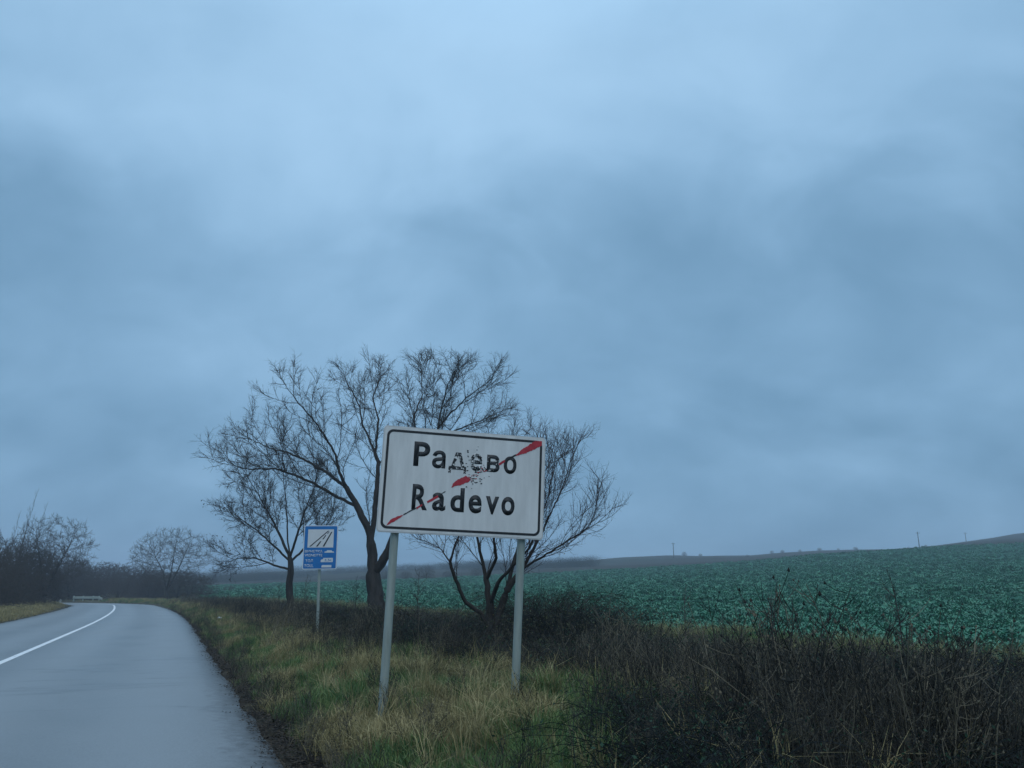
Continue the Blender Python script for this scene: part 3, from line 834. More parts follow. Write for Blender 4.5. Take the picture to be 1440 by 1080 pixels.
polyB = [(300, 735), (330, 700), (320, 670), (350, 640), (390, 625), (430, 635), (462, 660), (480, 700), (486, 760), (462, 792), (430, 800), (395, 795), (350, 800), (325, 812), (302, 795), (296, 760)]
P_, par_ = ramify(limbsB, .18, 22, px_inside(polyB, YB, 3.6), 2.4, 1.0, .17, .19)
B = bare_tree('bare_tree', baseB, P_, par_, .010, .19, .035, 23, .38, 2.6, .0054, .05, mats=(M_bark, M_twig_dark),
              leaves=('seed_clusters', M_seed, .5, .04, lambda q: q[:, 2] < 5.2))
tag(B, 'smaller bare tree with dark seed clusters behind the blue toll sign', 'tree')

# many-stemmed small tree behind the town sign
YCn = 13.0
def pc(lst, dy=0.0): return [atY(u, v, YCn + dy * (k / max(1, len(lst) - 1))) for k, (u, v) in enumerate(lst)]
bx = atY(692, 935, YCn); baseC = np.array([bx[0], bx[1], gz(bx[0], bx[1]) - .08])
limbsC = [(-1, [baseC] + pc([(691, 915), (690, 890)])),
  (0, pc([(690, 890), (688, 850), (684, 815), (675, 775), (668, 735), (662, 690), (668, 640), (680, 615)], .5)),
  (1, pc([(684, 815), (698, 785), (694, 755), (705, 710), (715, 660), (720, 615)], -.6)),
  (0, pc([(690, 892), (676, 862), (655, 848), (643, 822), (633, 790), (640, 765), (652, 740), (640, 705)], -.4)),
  (3, pc([(633, 790), (618, 770), (600, 762), (586, 758)], .3)),
  (0, pc([(691, 905), (703, 862), (712, 830), (735, 800), (758, 757), (775, 720), (790, 690), (803, 645), (815, 620)], .4)),
  (5, pc([(735, 800), (775, 775), (815, 750), (840, 735), (862, 715)], -.5)),
  (5, pc([(712, 830), (722, 790), (738, 745), (748, 690), (760, 635)], .9)),
  (1, pc([(688, 850), (700, 820), (722, 795), (745, 770), (770, 700), (780, 650)], -1.0))]
polyC = [(583, 768), (596, 742), (632, 700), (648, 650), (700, 612), (745, 598), (790, 628), (826, 606), (836, 650), (852, 680), (868, 712), (858, 748), (838, 775), (790, 805), (735, 835), (690, 810), (650, 812), (598, 792)]
P_, par_ = ramify(limbsC, .09, 32, px_inside(polyC, YCn, 1.6), 1.25, .55, .13, .11, .06, .05, (22, 45))
C = bare_tree('multistem_tree', baseC, P_, par_, .0042, .14, .018, 33, .26, .9, .0024, .14, mats=(M_bark, M_twig_red), exp=2.0,
              leaves=('clinging_leaves', M_oldleaf, .35, .014, lambda q: (q[:, 2] < 2.1)))
tag(C, 'small bare tree with many dark stems directly behind the town sign', 'tree')

# generic shapes for the far trees (metres, base at the origin)
def envelope_pts(n, seed, fn, box):
    r = np.random.default_rng(seed); out_ = []
    while len(out_) < n:
        q = (r.random((n, 3)) * 2 - 1) * np.array(box[:3]) + np.array((0, 0, box[3])); out_ += [x for x in q if fn(x)]
    return np.array(out_[:n])
def round_tree(name, h, w, seed, n=900, stems=1, low=.22):
    r = np.random.default_rng(seed); cz = h * (1 + low) / 2; hz = h * (1 - low) / 2
    att = envelope_pts(n, seed, lambda q: q[2] > h * .05 and (q[0] / w) ** 2 + (q[1] / w) ** 2 + ((q[2] - cz) / hz) ** 2 < 1 + .25 * noise.noise(Vector(q) * (2.2 / w)), (w * 1.15, w * 1.15, hz * 1.1, cz))
    limbs = [(-1, [(0, 0, -.1), (0, 0, h * .08)])]
    for k in range(max(3, stems)):
        a = k * 2.2 + r.random(); rr = w * r.uniform(.35, .7)
        z0 = h * (.08 if stems > 1 else low * r.uniform(.6, 1.0))
        if stems == 1 and k == 0: limbs[0] = (-1, [(0, 0, -.1), (r.normal(0, .1), 0, h * low), (0, 0, h * .45)])
        limbs.append((0, [(0, 0, z0), (math.cos(a) * rr * .4, math.sin(a) * rr * .4, h * .4), (math.cos(a) * rr, math.sin(a) * rr, h * r.uniform(.6, .85))]))
    P_, par_ = grow(limbs, att, h * .03, h * .3, h * .042, 70, seed + 1, .15, .15)
    return bare_tree(name, np.zeros(3), P_, par_, .012, h * .022, h * .006, seed + 2, h * .07, 1.3, .010, .2, sub=2)
def poplar(name, h, seed):
    r = np.random.default_rng(seed)
    att = envelope_pts(500, seed, lambda q: math.hypot(q[0], q[1]) < h * .034 * (1 - abs(q[2] / h - .45) * 1.2) + .05, (h * .07, h * .07, h * .46, h * .53))
    P_, par_ = grow([(-1, [(0, 0, -.1), (.05, 0, h * .4), (0, .05, h * .97)])], att, .25, 1.5, .28, 60, seed, .7, .1)
    return bare_tree(name, np.zeros(3), P_, par_, .012, h * .014, .03, seed + 2, .7, 1.2, .010, .9, sub=1)
def off_road(u, Yd, gap):
    def out_of(y): t = road_t(colx(u, y), y); return t if t > -HALF else -2 * HALF - t
    while out_of(Yd) < gap: Yd += .5
    return Yd
def put(o, u, Yd, sink=.1, sx=1.0, sz=1.0, rz=None, lean=(0, 0), gap=None):
    Yd = off_road(u, Yd, 2.2 * sx if gap is None else gap); x = colx(u, Yd); o.location = (x, Yd, gz(x, Yd) - sink); o.scale = (sx, sx, sz)
    o.rotation_euler = (lean[0], lean[1], random.uniform(0, 6.28) if rz is None else rz); return o
far_oak = round_tree('round_tree', 8.6, 4.6, 301, 1100)
tag(put(far_oak, 236, 92, rz=.3), 'round-crowned bare tree standing above the thicket beyond the bend', 'tree')
big_left = round_tree('round_tree', 7.4, 3.6, 311, 1000, 3, .16)
tag(put(big_left, 64, 62, rz=1.0, sx=.88, sz=.92, gap=1.0), 'tall dense bare tree above the left verge where the road bends', 'tree')
shrub1 = round_tree('thicket_shrub', 4.6, 2.7, 321, 800, 7, -.55)
shrub2 = round_tree('thicket_shrub', 3.4, 2.4, 331, 700, 8, -.65)
def TH(u): return 'bare shrub in the dark thicket beneath the slender poplars' if u < 95 else 'bare shrub in the thicket beneath the round-crowned tree' if u > 200 else 'bare grey shrub in the thicket behind the guard rail'
TG = 'thicket shrubs at the bend'
spots = [(20, 60, 1.05, 1.05), (48, 72, 1.0, 1.1), (98, 78, .9, 1.0), (118, 100, 1.2, 1.05), (138, 108, 1.1, 1.0), (158, 112, 1.2, .95), (178, 106, 1.0, .85), (198, 102, 1.1, .9), (216, 98, 1.0, .85), (250, 97, 1.0, .85), (268, 99, 1.0, .75), (5, 68, 1.0, 1.25), (282, 104, .9, .6),
         (8, 50, .75, .7), (32, 56, .7, .65), (62, 62, .8, .7), (80, 70, .8, .6), (128, 96, .9, .7), (168, 99, 1.0, .75), (208, 95, .9, .7), (-20, 55, 1.1, 1.1), (-12, 44, .7, .6), (228, 104, 1.2, .8), (148, 125, 1.5, 1.1), (190, 128, 1.6, 1.05), (100, 118, 1.4, 1.2), (-60, 50, 1.2, 1.2), (46, 64, .9, 1.2), (84, 92, 1.1, 1.3), (108, 95, 1.1, 1.15)]
used = {1: False, 2: False}
for k, (u, Yd, sx, sz) in enumerate(spots):
    which = 1 if k % 2 == 0 else 2; src = shrub1 if which == 1 else shrub2
    o = copy_tree(src) if used[which] else src; used[which] = True
    tag(put(o, u, Yd, sx=sx, sz=sz * (1.0 if which == 1 else 1.25)), TH(u), 'shrub', TG)
pop = poplar('poplar_tree', 11.5, 341)
PG = 'slender poplars above the thicket'
for k, (u, Yd, s_, ln) in enumerate([(10, 96, 1.16, .13), (24, 98, .92, .06), (33, 97, 1.02, .10), (0, 99, .95, .08)]):
    o = pop if k == 0 else copy_tree(pop)
    tag(put(o, u, Yd, sx=s_, sz=s_, rz=k * 2.0, lean=(0, 0), gap=1.5), 'slender leaning bare poplar rising above the thicket', 'tree', PG); 
    o.rotation_euler = (0, ln, 0)

# ------------------------------------------------------------------ bushes near the town sign
def bush(name, rad, h, nc, seed, nleaf):
    V, F, MI = tangle(rad, h, nc, seed, nleaf); root = empty(name)
    F = np.array([f for f in F], dtype=object); MI = np.array(MI)
    for nm, k, mt in (('canes', 0, M_cane), ('leaves', 1, M_bleaf)):
        fs = [tuple(f) for f, mi in zip(F, MI) if mi == k]
        used_v = sorted({i for f in fs for i in f}); mp = {i: j for j, i in enumerate(used_v)}
        o = mesh_obj(nm, [V[i] for i in used_v], [tuple(mp[i] for i in f) for f in fs], mt, root)
        if k: o['kind'] = 'stuff'
    return root
def put_bush(o, x, y, sx, sz, rz):
    o.location = (x, y, gz(x, y) - .03); o.scale = (sx, sx, sz); o.rotation_euler = (0, 0, rz); return o
b1 = bush('bramble_bush', 1.0, 1.0, 520, 401, 8); b2 = bush('bramble_bush', 1.0, 1.0, 440, 402, 12)
dome = put_bush(b1, 5.0, 8.4, 1.35, .72, 0); tag(dome, 'wide rounded dark bramble mound between the weeds and the field', 'bush')
D2 = put_bush(b2, colx(615, 13.6), 13.6, .8, .6, 1); tag(D2, 'dark bramble bush left of the stems behind the town sign', 'bush')
BG = 'bramble bushes in the roadside scrub'
BL = {690: 'dark bramble bush at the foot of the many-stemmed tree', 765: 'tallest bramble bush, beside the right post of the town sign', 815: 'bramble bush with arching canes right of the many-stemmed tree',
      560: 'bramble bush between the toll sign and the town sign posts', 500: 'low bramble bush between the toll sign post and the broad spreading tree', 640: 'bramble bush behind the left side of the many-stemmed tree',
      1400: 'dark bramble bush in front of the rounded bramble mound', 1310: 'low bramble bush in front of the rounded bramble mound beside straw stalks'}
for k, (u, Yd, sx, sz) in enumerate([(690, 14.2, 1.0, .62), (765, 13.9, 1.0, 1.2), (815, 13.0, 1.0, 1.0), (560, 15.5, .9, .7), (900, 10.5, .8, .75), (985, 9.0, .75, .72), (1090, 8.4, .8, .75), (1190, 7.4, .7, .7), (1400, 6.9, .9, .62), (1310, 6.6, .7, .5), (500, 19, .9, .7), (640, 16.5, .9, .8)]):
    o = copy_tree(b1 if k % 2 else b2); put_bush(o, colx(u, Yd), Yd, sx, sz, k * 1.3)
    tag(o, BL.get(u, 'dark tangled bramble bush in the weeds between town sign and bramble mound'), 'bush', BG)

# thin saplings
def sapling(name, h, seed):
    r = np.random.default_rng(seed); root = empty(name); V, F = [], []
    pts = [np.array([0.06 * math.sin(s_ * 3 + seed) * s_, .05 * math.cos(s_ * 4) * s_, h * s_ - .05]) for s_ in np.linspace(0, 1, 7)]
    tube_pts(V, F, pts, [.014, .013, .011, .009, .007, .005, .003], 5); mesh_obj('stem', V, F, M_twig, root)
    V, F = [], []
    for j in range(26):
        s_ = r.uniform(.3, .97); q = pts[int(s_ * 6)] * (1 - s_ * 6 % 1) + pts[min(6, int(s_ * 6) + 1)] * (s_ * 6 % 1); a = r.uniform(0, 6.28)
        l_ = h * r.uniform(.1, .28) * (1.15 - s_ * .6); e = q + np.array([math.cos(a) * l_ * .75, math.sin(a) * l_ * .75, l_ * r.uniform(.4, .9)])
        tube_pts(V, F, [q, (q + e) / 2 - np.array([0, 0, .02]), e], [.0045, .0035, .0022])
        for z in range(3):
            k = r.uniform(.4, .95); q2 = q + (e - q) * k; e2 = q2 + r.normal(0, .35, 3) * l_ * .6 + np.array([0, 0, l_ * .2]); tube_pts(V, F, [q2, e2], [.003, .0018])
    mesh_obj('branches', V, F, M_twig, root); return root
SG = 'thin bare saplings above the weeds'
sp1 = sapling('sapling', 1.6, 1); sp2 = sapling('sapling', 1.3, 2)
first = {0: True, 1: True}
for k, (u, Yd, s_) in enumerate([(1257, 9.8, 1.0), (1078, 14.5, 1.0), (962, 13.5, .9), (880, 15.5, .8), (1150, 10.5, .7), (1010, 16.0, .7), (430, 21, .85), (395, 24, .9), (500, 17.5, .8), (640, 11.0, .6), (590, 14.5, .9), (1340, 12, .6)]):
    src = (sp1, sp2)[k % 2]; o = src if first[k % 2] else copy_tree(src); first[k % 2] = False
    x = colx(u, Yd); o.location = (x, Yd, gz(x, Yd)); o.scale = (s_,) * 3; o.rotation_euler = (0, 0, k * 1.7)
    tag(o, {1257: 'tallest thin bare sapling, beside the rounded bramble mound', 430: 'thin bare sapling beside the post of the toll sign', 395: 'thin bare sapling in the weeds below the smaller bare tree', 500: 'thin bare sapling in front of the broad spreading tree', 640: 'short bare sapling between the two posts of the town sign', 590: 'thin bare sapling close to the left post of the town sign', 1340: 'short sapling behind the rounded bramble mound'}.get(u, 'thin bare sapling at the weedy edge of the crop field'), 'sapling', SG)

# shrubs far out on the slope and the ridge
FG = 'tiny far shrubs on the slope and ridge'
for k, (u, Yd, s_) in enumerate([(345, 120, .35), (322, 118, .4), (375, 135, .3), (598, 186, .9), (630, 188, .7), (570, 190, .6), (1055, 330, .8), (1090, 398, .7), (1105, 399, .9), (1130, 396, .6), (1158, 398, .9), (1185, 397, .5), (1210, 396, 1.0), (1285, 397, .6), (1310, 397, .8), (965, 396, .9), (988, 397, .8), (670, 188, .6), (510, 192, .5), (540, 200, .7)]):
    o = copy_tree(shrub1 if k % 2 else shrub2); put(o, u, Yd, sink=.3, sx=s_ * (.6 if Yd > 300 else 1), sz=s_ * (.55 if Yd > 300 else .8))
    tag(o, 'tiny bare shrub on the distant ridge line' if Yd > 300 else 'low shrub at the near foot of the field left of the smaller bare tree' if u < 400 else 'low bare shrub along the far edge of the crop field', 'shrub', FG)
# far wood on the hill: one mass
P = []
for k in range(2600):
    u = rng.uniform(180, 840); yy = rng.choice([rng.normal(330, 20), rng.normal(395, 12), rng.normal(255, 8)]); P.append((colx(u, yy), yy))
P = np.array(P); kp = nz(P, .012, 90.0) > -.15
pts, rots, scl = place(P, kp, .5, 1.1, .1, .2)
scatter('far_wood', 'grey-brown leafless woodland mass on the distant hill', [tangle(2.6, 3.0, 46, 500 + k, 24) for k in range(2)], [M_cane, M_bleaf], pts, rots, scl)

# utility poles on the ridge
M_pole = bark_mat('pole_wood', (.05, .045, .04), (.09, .08, .07), 2)
for u, Yd, h, lab in ((950, 360, 6.8, 'far wooden utility pole on the low part of the ridge'), (1301, 330, 6.6, 'far wooden utility pole where the field meets the rising hill'), (1369, 420, 6.0, 'faint far utility pole behind the rising brown hill')):
    x = colx(u, Yd); o = empty('utility_pole', (x, Yd, gz(x, Yd)))
    V, F = [], []; tube_pts(V, F, [(0, 0, -.3), (0, 0, h * .5), (0, 0, h)], [.2, .17, .14], 8); mesh_obj('post', V, F, M_pole, o)
    v_, f_ = box_vf((0, -.2, h - .5), (1.7, .12, .14)); mesh_obj('crossarm', v_, f_, M_pole, o)
    for dx in (-.75, 0, .75):
        V, F = [], []; tube_pts(V, F, [(dx, -.2, h - .43), (dx, -.2, h - .30), (dx, -.2, h - .2)], [.05, .06, .02], 6); mesh_obj('insulator', V, F, M_pole, o)
    tag(o, lab, 'utility pole')

# ------------------------------------------------------------------ town-exit sign
SC, SYAW, SROLL, STILT = np.array([-0.458, 7.375, 2.25]), R(14.13), R(1.82), R(1.51)
SW, SH = 1.6, 1.0
from mathutils import Euler, Matrix
SM = (Matrix.Rotation(SYAW, 3, 'Z') @ Matrix.Rotation(SROLL, 3, 'Y') @ Matrix.Rotation(STILT, 3, 'X'))
SMn = np.array(SM)
def sign_uv(u, v):
    """picture pixel -> metres in the sign's face (x right, z up)"""
    d = ray(u, v); n = SMn[:, 1]; c0 = np.array([0, 0, EYE]); t_ = ((SC - c0) @ n) / (d @ n); q = SMn.T @ (c0 + d * t_ - SC); return q[0], q[2]
zs = lambda x, y: sign_uv(510 + x / 5.1429, 580 + y / 5.1429)     # from the enlarged crop
def rrect(w, h, r, n=6):
    out_ = []
    for cx, cz, a0 in ((w / 2 - r, h / 2 - r, 0), (-w / 2 + r, h / 2 - r, 90), (-w / 2 + r, -h / 2 + r, 180), (w / 2 - r, -h / 2 + r, 270)):
        for k in range(n + 1): a = R(a0 + 90 * k / n); out_.append((cx + r * math.cos(a), cz + r * math.sin(a)))
    return out_
def slab(name, outline, y0, y1, mat, parent):
    """outline in (x, z), anticlockwise seen from the front (-y); front at y0"""
    n = len(outline); V = [(x, y0, z) for x, z in outline] + [(x, y1, z) for x, z in outline]
    F = [tuple(range(n)), tuple(range(2 * n - 1, n - 1, -1))] + [(i, n + i, n + (i + 1) % n, (i + 1) % n) for i in range(n)]
    return mesh_obj(name, V, F, mat, parent)
def ring(name, o1, o2, y0, y1, mat, parent):
    n = len(o1); V = [(x, y0, z) for x, z in o1] + [(x, y0, z) for x, z in o2] + [(x, y1, z) for x, z in o1] + [(x, y1, z) for x, z in o2]
    F = []
    for i in range(n):
        j = (i + 1) % n; F += [(i, j, n + j, n + i), (i, 2 * n + i, 2 * n + j, j), (n + i, n + j, 3 * n + j, 3 * n + i)]
    return mesh_obj(name, V, F, mat, parent)
def simple_mat(name, col, rough=.5, spec=.4, var=.12, scale=3.0, metal=0.0, streak=False):
    m, t, bs = mat_new(name, rough, spec); bs.inputs['Metallic'].default_value = metal
    n_ = n_noise(t, scale, 5, .65, sc3=(3, 3, .5) if streak else (1, 1, 1))
    a = tuple(c * (1 - var) for c in col); b_ = tuple(min(1, c * (1 + var)) for c in col)
    t.links.new(n_ramp(t, n_, [(.3, a), (.7, b_)]), bs.inputs['Base Color']); return m
M_white = simple_mat('sign_white', (.64, .64, .625), .42, .4, .13, 2.5, streak=True)
M_rim = simple_mat('sign_rim', (.55, .55, .54), .4, .5, .15, 6)
M_black = simple_mat('sign_black', (.022, .024, .027), .55, .3, .2, 20)
M_red = simple_mat('sign_red', (.42, .035, .05), .55, .3, .2, 20)
M_galv = simple_mat('galvanised_post', (.27, .31, .28), .5, .5, .15, 8, streak=True)
def chipped(name, base, lo, hi, scale):
    m, t, bs = mat_new(name, .5, .35); n_ = n_noise(t, scale, 3, .6)
    t.links.new(n_ramp(t, n_, [(lo, base), (hi, (.64, .64, .625))], 'CONSTANT' if hi - lo < .005 else 'LINEAR'), bs.inputs['Base Color']); return m
M_chip = [chipped('black_chipped_lightly', (.022, .024, .027), .61, .625, 40), chipped('black_chipped', (.022, .024, .027), .56, .575, 44), chipped('black_nearly_gone', (.022, .024, .027), .515, .53, 48)]
sign = empty('town_exit_sign', (float(SC[0]), float(SC[1]), 0))
gz_s = gz(float(SC[0]), float(SC[1])); sign.location.z = gz_s
inner = np.array([0, 0, SC[2] - gz_s])
panel = slab('panel', rrect(SW, SH, .035), 0, .028, M_rim, sign)
panel.rotation_euler = SM.to_euler(); panel.location = tuple(inner)
slab('face', rrect(SW - .022, SH - .022, .030), -.002, .012, M_white, panel)
bo, bi = rrect(SW - .068, SH - .068, .06, 8), rrect(SW - .114, SH - .114, .042, 8)
ring('border_line', bo, bi, -.0035, 0, M_black, panel)
def glyph(ch, x0, x1, z0, z1, y, mat, name, parent, off=.012, depth=.0012):
    if ch == 'д':                                # triangular lower-case letter, as on older road signs
        cu = bpy.data.curves.new('glyph', 'CURVE'); cu.dimensions = '2D'; cu.fill_mode = 'BOTH'
        for lp in ([(0, 0), (.14, 0), (.14, .17), (.86, .17), (.86, 0), (1, 0), (1, .33), (.90, .33), (.68, 1), (.38, 1), (.15, .33), (0, .33)], [(.33, .33), (.52, .86), (.71, .33)]):
            spn = cu.splines.new('POLY'); spn.points.add(len(lp) - 1); spn.use_cyclic_u = True
            for pt, (x, y_) in zip(spn.points, lp): pt.co = (x, y_, 0, 1)
    else:
        cu = bpy.data.curves.new('glyph', 'FONT'); cu.body = 'P' if ch == 'Р' else ch; cu.offset = off; cu.size = 1.0; cu.extrude = 0.0; cu.resolution_u = 5
    to = bpy.data.objects.new('glyph', cu); COL.objects.link(to); bpy.context.view_layer.update()
    me = bpy.data.meshes.new_from_object(to.evaluated_get(bpy.context.evaluated_depsgraph_get()))
    bpy.data.objects.remove(to); bpy.data.curves.remove(cu)
    co = np.empty(len(me.vertices) * 3, np.float32); me.vertices.foreach_get('co', co); co = co.reshape(-1, 3)
    lo, hi = co.min(0), co.max(0); q = (co - lo) / np.maximum(hi - lo, 1e-6)
    nw = np.stack([x0 + q[:, 0] * (x1 - x0), np.full(len(q), y), z0 + q[:, 1] * (z1 - z0)], -1)
    me.vertices.foreach_set('co', nw.astype(np.float32).ravel()); me.update()
    bm = bmesh.new(); bm.from_mesh(me)
    r_ = bmesh.ops.extrude_face_region(bm, geom=bm.faces[:]); bmesh.ops.translate(bm, verts=[e for e in r_['geom'] if isinstance(e, bmesh.types.BMVert)], vec=(0, -depth, 0))
    bmesh.ops.recalc_face_normals(bm, faces=bm.faces[:]); bm.to_mesh(me); bm.free()
    me.materials.clear(); me.materials.append(mat); me.name = name
    return link(bpy.data.objects.new(name, me), parent)
row1 = [('Р', 370, 487, 213, 390, M_black), ('а', 503, 600, 275, 405, M_black), ('д', 622, 750, 290, 440, M_chip[1]), ('е', 778, 865, 298, 425, M_chip[2]), ('в', 898, 990, 308, 432, M_chip[0]), ('о', 1020, 1112, 318, 445, M_black)]
row2 = [('R', 357, 470, 520, 705, M_black), ('a', 503, 600, 580, 712, M_black), ('d', 635, 735, 545, 720, M_black), ('e', 765, 860, 597, 730, M_black), ('v', 888, 985, 607, 738, M_black), ('o', 1003, 1098, 610, 745, M_black)]
for ch, x0, x1, y0, y1, mt in row1 + row2:
    a, b_ = zs((x0 + x1) / 2, y1), zs((x0 + x1) / 2, y0); c, d = zs(x0, (y0 + y1) / 2), zs(x1, (y0 + y1) / 2)
    glyph(ch, c[0], d[0], a[1], b_[1], -.0022, mt, 'letter', panel, .026)
def patch(name, pts, mat, y=-.0046, jag=0.004, seed=1):
    r = random.Random(seed); q = [zs(*p_) for p_ in pts]; out_ = []
    for i in range(len(q)):
        a, b_ = np.array(q[i]), np.array(q[(i + 1) % len(q)]); n = max(1, int(np.linalg.norm(b_ - a) / .012))
        for k in range(n): out_.append(tuple(a + (b_ - a) * k / n + np.array([r.uniform(-jag, jag), r.uniform(-jag, jag)])))
    n = len(out_); return mesh_obj(name, [(x, y, z) for x, z in out_], [tuple(range(n))], mat, panel)
def ribbon(pts, w):
    up = [(x - w * .25, y - w) for x, y in pts]; dn = [(x + w * .25, y + w) for x, y in pts[::-1]]; return up + dn
patch('red_stripe', [(1250, 206), (1297, 208), (1293, 240), (1240, 268), (1180, 295), (1110, 316), (1106, 306), (1150, 268), (1200, 236)], M_red, seed=2)
patch('red_stripe', [(745, 458), (782, 482), (765, 502), (700, 528), (642, 541), (650, 515), (690, 485)], M_red, seed=3)
patch('red_stripe', [(170, 818), (200, 775), (255, 750), (298, 738), (270, 762), (225, 790)], M_red, seed=4, jag=.002)
patch('red_stripe', ribbon([(388, 694), (430, 668)], 6), M_red, seed=5, jag=.001)
patch('red_stripe', ribbon([(466, 650), (500, 632), (545, 606)], 8), M_red, seed=6, jag=.001)
patch('red_stripe', ribbon([(985, 376), (1028, 350)], 8), M_red, seed=7, jag=.001)
patch('dark_scratch', ribbon([(295, 740), (345, 712), (390, 690)], 4), M_black, seed=8, jag=.001)
patch('dark_scratch', ribbon([(545, 606), (575, 585), (598, 572)], 3), M_black, seed=9, jag=.001)
patch('dark_scratch', ribbon([(1030, 348), (1075, 325), (1108, 308)], 6), M_black, seed=10, jag=.001)
rr = random.Random(5); V, F, V2, F2 = [], [], [], []
for k in range(95):
    if k < 60: cx, cy = rr.gauss(815, 45), rr.gauss(400, 70)
    else: s_ = rr.random(); cx, cy = 775 + 120 * s_ + rr.gauss(0, 8), 480 - 75 * s_ + rr.gauss(0, 10)
    a = rr.uniform(2.5, 6); vv, ff = (V2, F2) if k > 75 else (V, F); b0 = len(vv); m_ = rr.randint(4, 6)
    for j in range(m_): an = j * 6.283 / m_; x, z = zs(cx + a * 1.6 * math.cos(an) * rr.uniform(.5, 1.2), cy + a * math.sin(an) * rr.uniform(.5, 1.2)); vv.append((x, -.0042, z))
    ff.append(tuple(range(b0, b0 + m_)))
tag(mesh_obj('paint_flakes', V, F, M_black, panel), kind='stuff'); tag(mesh_obj('paint_flakes', V2, F2, M_red, panel), kind='stuff')
# posts
def post(u0, v0, u1, v1):
    n = SMn[:, 1]; top_d = ray(u1, v1); c0 = np.array([0, 0, EYE]); t_ = ((SC + n * .072 - c0) @ n) / (top_d @ n); top = c0 + top_d * t_
    low = atY(u0, v0, top[1]); d = (low - top) / np.linalg.norm(low - top)
    bot = top + d * ((top[2] + .25) / -d[2]); up_ = top - d * .93
    V, F = [], []; o = np.array([SC[0], SC[1], gz_s]); tube_pts(V, F, [bot - o, top - o, up_ - o], .039, 20)
    k = len(V); F.append(tuple(range(k - 20, k)))
    p_ = mesh_obj('post', V, F, M_galv, sign, True)
    for f_h in (.12, .8):
        v_, f_ = [], []; c = top - d * f_h - o - n * .037
        tube_pts(v_, f_, [c - np.array([.07, 0, 0]), c + np.array([.07, 0, 0])], .02, 6)
        mesh_obj('clamp', v_, f_, M_galv, p_)
post(538.5, 985, 555, 750); post(724, 985, 733, 757)
tag(sign, 'white town exit sign with peeling red stripe on two leaning posts', 'road sign')

# ------------------------------------------------------------------ blue toll sign
YB2 = 18.0; BW, BH = .76, .985
bc = atY(450.5, 769.5, YB2); gb = gz(bc[0], bc[1])
M_blue = simple_mat('sign_blue', (.010, .15, .42), .45, .4, .12, 6)
M_bwhite = simple_mat('sign_white_film', (.62, .64, .65), .45, .4, .06, 5)
bs_ = empty('toll_sign', (bc[0], bc[1], gb))
bp = slab('panel', rrect(BW, BH, .03), 0, .02, M_bwhite, bs_); bp.location = (0, 0, bc[2] - gb); bp.rotation_euler = (0, R(-.8), R(8))
slab('blue_face', rrect(BW - .035, BH - .035, .022), -.002, .01, M_blue, bp)
bx_ = lambda a: (a - .5) * BW
bz_ = lambda a: (.5 - a) * BH
def bquad(name, pts, mat, y=-.0045): return mesh_obj(name, [(bx_(a), y, bz_(b_)) for a, b_ in pts], [tuple(range(len(pts)))], mat, bp)
bquad('white_field', [(.12, .092), (.88, .092), (.88, .508), (.12, .508)], M_bwhite)
for nm, q in (('road_edge_line', [(.17, .485), (.215, .485), (.74, .125), (.70, .125)]), ('road_edge_line', [(.565, .485), (.615, .485), (.835, .15), (.80, .15)]),
              ('lane_dash', [(.37, .485), (.42, .485), (.525, .365), (.485, .365)]), ('lane_dash', [(.545, .32), (.585, .32), (.665, .225), (.635, .225)]), ('lane_dash', [(.68, .195), (.705, .195), (.75, .145), (.73, .145)])):
    bquad(nm, q, M_black, -.007)
for txt, x0, x1, y0, y1 in (('ВИНЕТКА', .05, .57, .565, .625), ('VIGNETTE', .05, .57, .655, .715), ('ТОЛ', .08, .30, .775, .84), ('TOLL', .05, .32, .885, .95)):
    glyph(txt, bx_(x0), bx_(x1), bz_(y1), bz_(y0), -.0035, M_bwhite, 'lettering', bp, .01)
bquad('car_symbol', [(.63, .625), (.63, .600), (.68, .595), (.71, .572), (.83, .572), (.86, .597), (.91, .603), (.91, .625)], M_bwhite)
bquad('truck_symbol', [(.53, .84), (.53, .80), (.56, .775), (.60, .775), (.60, .745), (.885, .745), (.885, .84)], M_bwhite)
glyph('3,5t', bx_(.64), bx_(.85), bz_(.825), bz_(.765), -.0055, M_blue, 'lettering', bp, .005)
bquad('bus_symbol', [(.56, .96), (.56, .925), (.58, .905), (.85, .905), (.85, .96)], M_bwhite)
V, F = [], []
lowb = atY(445.3, 896, YB2 + .04); topb = atY(448.6, 802, YB2 + .04); d = (lowb - topb) / np.linalg.norm(lowb - topb); o_ = np.array([bc[0], bc[1], gb])
tube_pts(V, F, [topb + d * ((topb[2] - gb + .2) / -d[2]) - o_, topb - o_, topb - d * .9 - o_], .033, 12)
V = [q + np.array([0, .035, 0]) for q in V]; F.append(tuple(range(len(V) - 12, len(V))))
mesh_obj('post', V, F, M_galv, bs_, True)
tag(bs_, 'blue vignette and toll road sign on a single thin post', 'road sign')

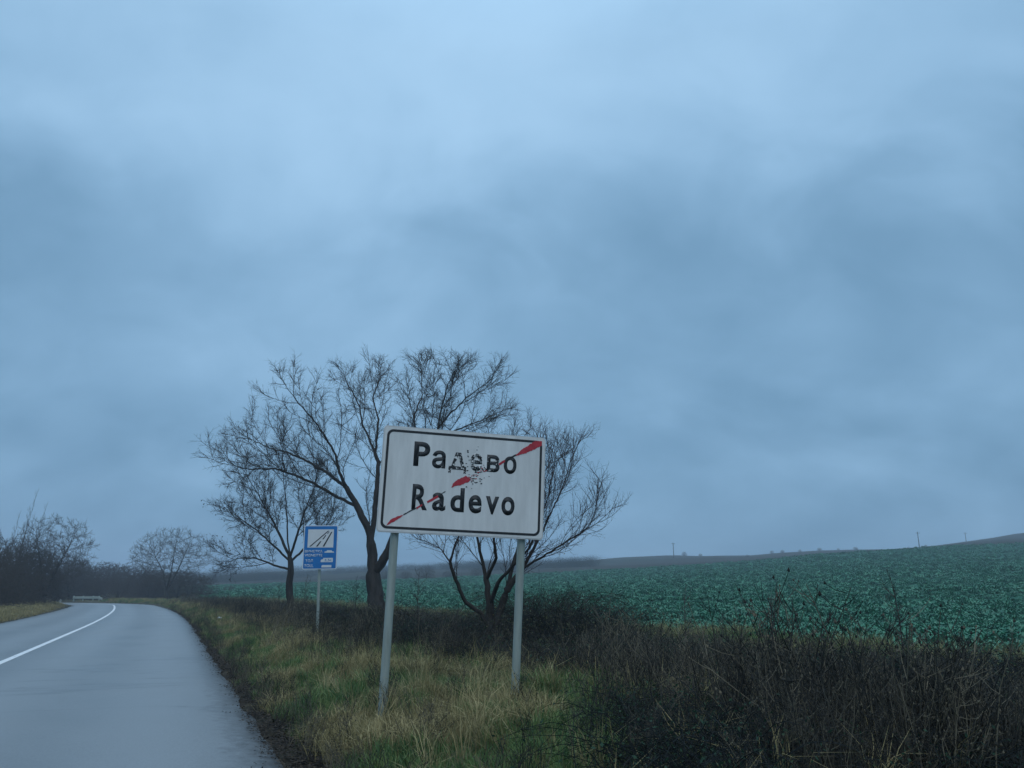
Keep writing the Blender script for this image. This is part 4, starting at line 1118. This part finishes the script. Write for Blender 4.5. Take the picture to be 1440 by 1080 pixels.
# ------------------------------------------------------------------ roadside furniture by the bend
M_conc = simple_mat('pale_concrete', (.42, .42, .40), .8, .2, .15, 4)
Ya, Yb = off_road(104, 80, 1.0), off_road(146, 76, 1.0)
Ya, Yb = max(Ya, Yb), max(Ya, Yb) - .5
g0, g1 = np.array([colx(104, Ya), Ya]), np.array([colx(146, Yb), Yb])
rail = empty('guard_rail', (g0[0], g0[1], gz(g0[0], g0[1])))
dv = np.array([g1[0] - g0[0], g1[1] - g0[1]]); zr = .27
prof = [(-.02, .13), (-.05, .08), (-.01, .02), (-.05, -.04), (-.01, -.09), (-.02, -.13)]
stn = [(0, zr), (.33, zr), (.66, zr), (.86, zr), (1.0, .12)]
V = [(dv[0] * k, dv[1] * k + py_, z + pz_) for k, z in stn for py_, pz_ in prof]; F = []
for i in range(len(stn) - 1):
    for j in range(5): F.append((i * 6 + j, i * 6 + j + 1, i * 6 + j + 7, i * 6 + j + 6))
bm_ = mesh_obj('beam', V, F, M_galv, rail)
for k in (.02, .33, .66, .86):
    v_, f_ = box_vf((dv[0] * k, dv[1] * k + .12, .02), (.12, .10, .9)); mesh_obj('post', v_, f_, M_galv, rail)
tag(rail, 'pale metal guard rail with sloping end on the far side of the bend', 'guard rail')
GPG = 'white guard posts on the left verge'
for k in range(6):
    u = 64 + k * 4.6; Yd = 56.0
    while road_t(colx(u, Yd + .9), Yd + .9) < -2 * HALF and Yd < 100: Yd += .25
    x = colx(u, Yd)
    V, F = [], []; tube_pts(V, F, [(0, 0, -.3), (0, 0, .40), (0, 0, .52), (0, 0, .56)], [.10, .09, .08, .03], 8)
    o = empty('guard_post', (x, Yd, gz(x, Yd)))
    mesh_obj('shaft', V[:24], F[:16], M_conc, o); mesh_obj('cap', V[16:], [tuple(i - 16 for i in f) for f in F[16:]] + [tuple(range(8, 16))], M_conc, o)
    tag(o, 'short white guard post in a row on the left verge', 'guard post', GPG)
# crumpled scrap of paper on the verge
lp = on_z(308, 876, .1); r = random.Random(3)
bm = bmesh.new(); bmesh.ops.create_icosphere(bm, subdivisions=2, radius=.09)
for v_ in bm.verts: v_.co *= r.uniform(.6, 1.15); v_.co.z *= .6
me = bpy.data.meshes.new('litter'); bm.to_mesh(me); bm.free(); me.materials.append(M_bwhite)
o = link(bpy.data.objects.new('litter', me)); o.location = (lp[0], lp[1], gz(lp[0], lp[1]) + .08)
tag(o, 'crumpled pale scrap of paper lying on the verge grass', 'litter')

# ------------------------------------------------------------------ haze
v_, f_ = box_vf((0, 440, 18), (1804, 1124, 44))
m = bpy.data.materials.new('haze_air'); m.use_nodes = True; t = m.node_tree; t.nodes.clear()
mo = t.nodes.new('ShaderNodeOutputMaterial'); pv = t.nodes.new('ShaderNodeVolumePrincipled')
pv.inputs['Density'].default_value = 0.0012; pv.inputs['Color'].default_value = (.80, .88, 1.0, 1); pv.inputs['Anisotropy'].default_value = 0.2
t.links.new(pv.outputs[0], mo.inputs['Volume'])
hz = mesh_obj('haze', v_, f_, m); tag(hz, 'thin blue winter haze in the air over the fields', kind='stuff')
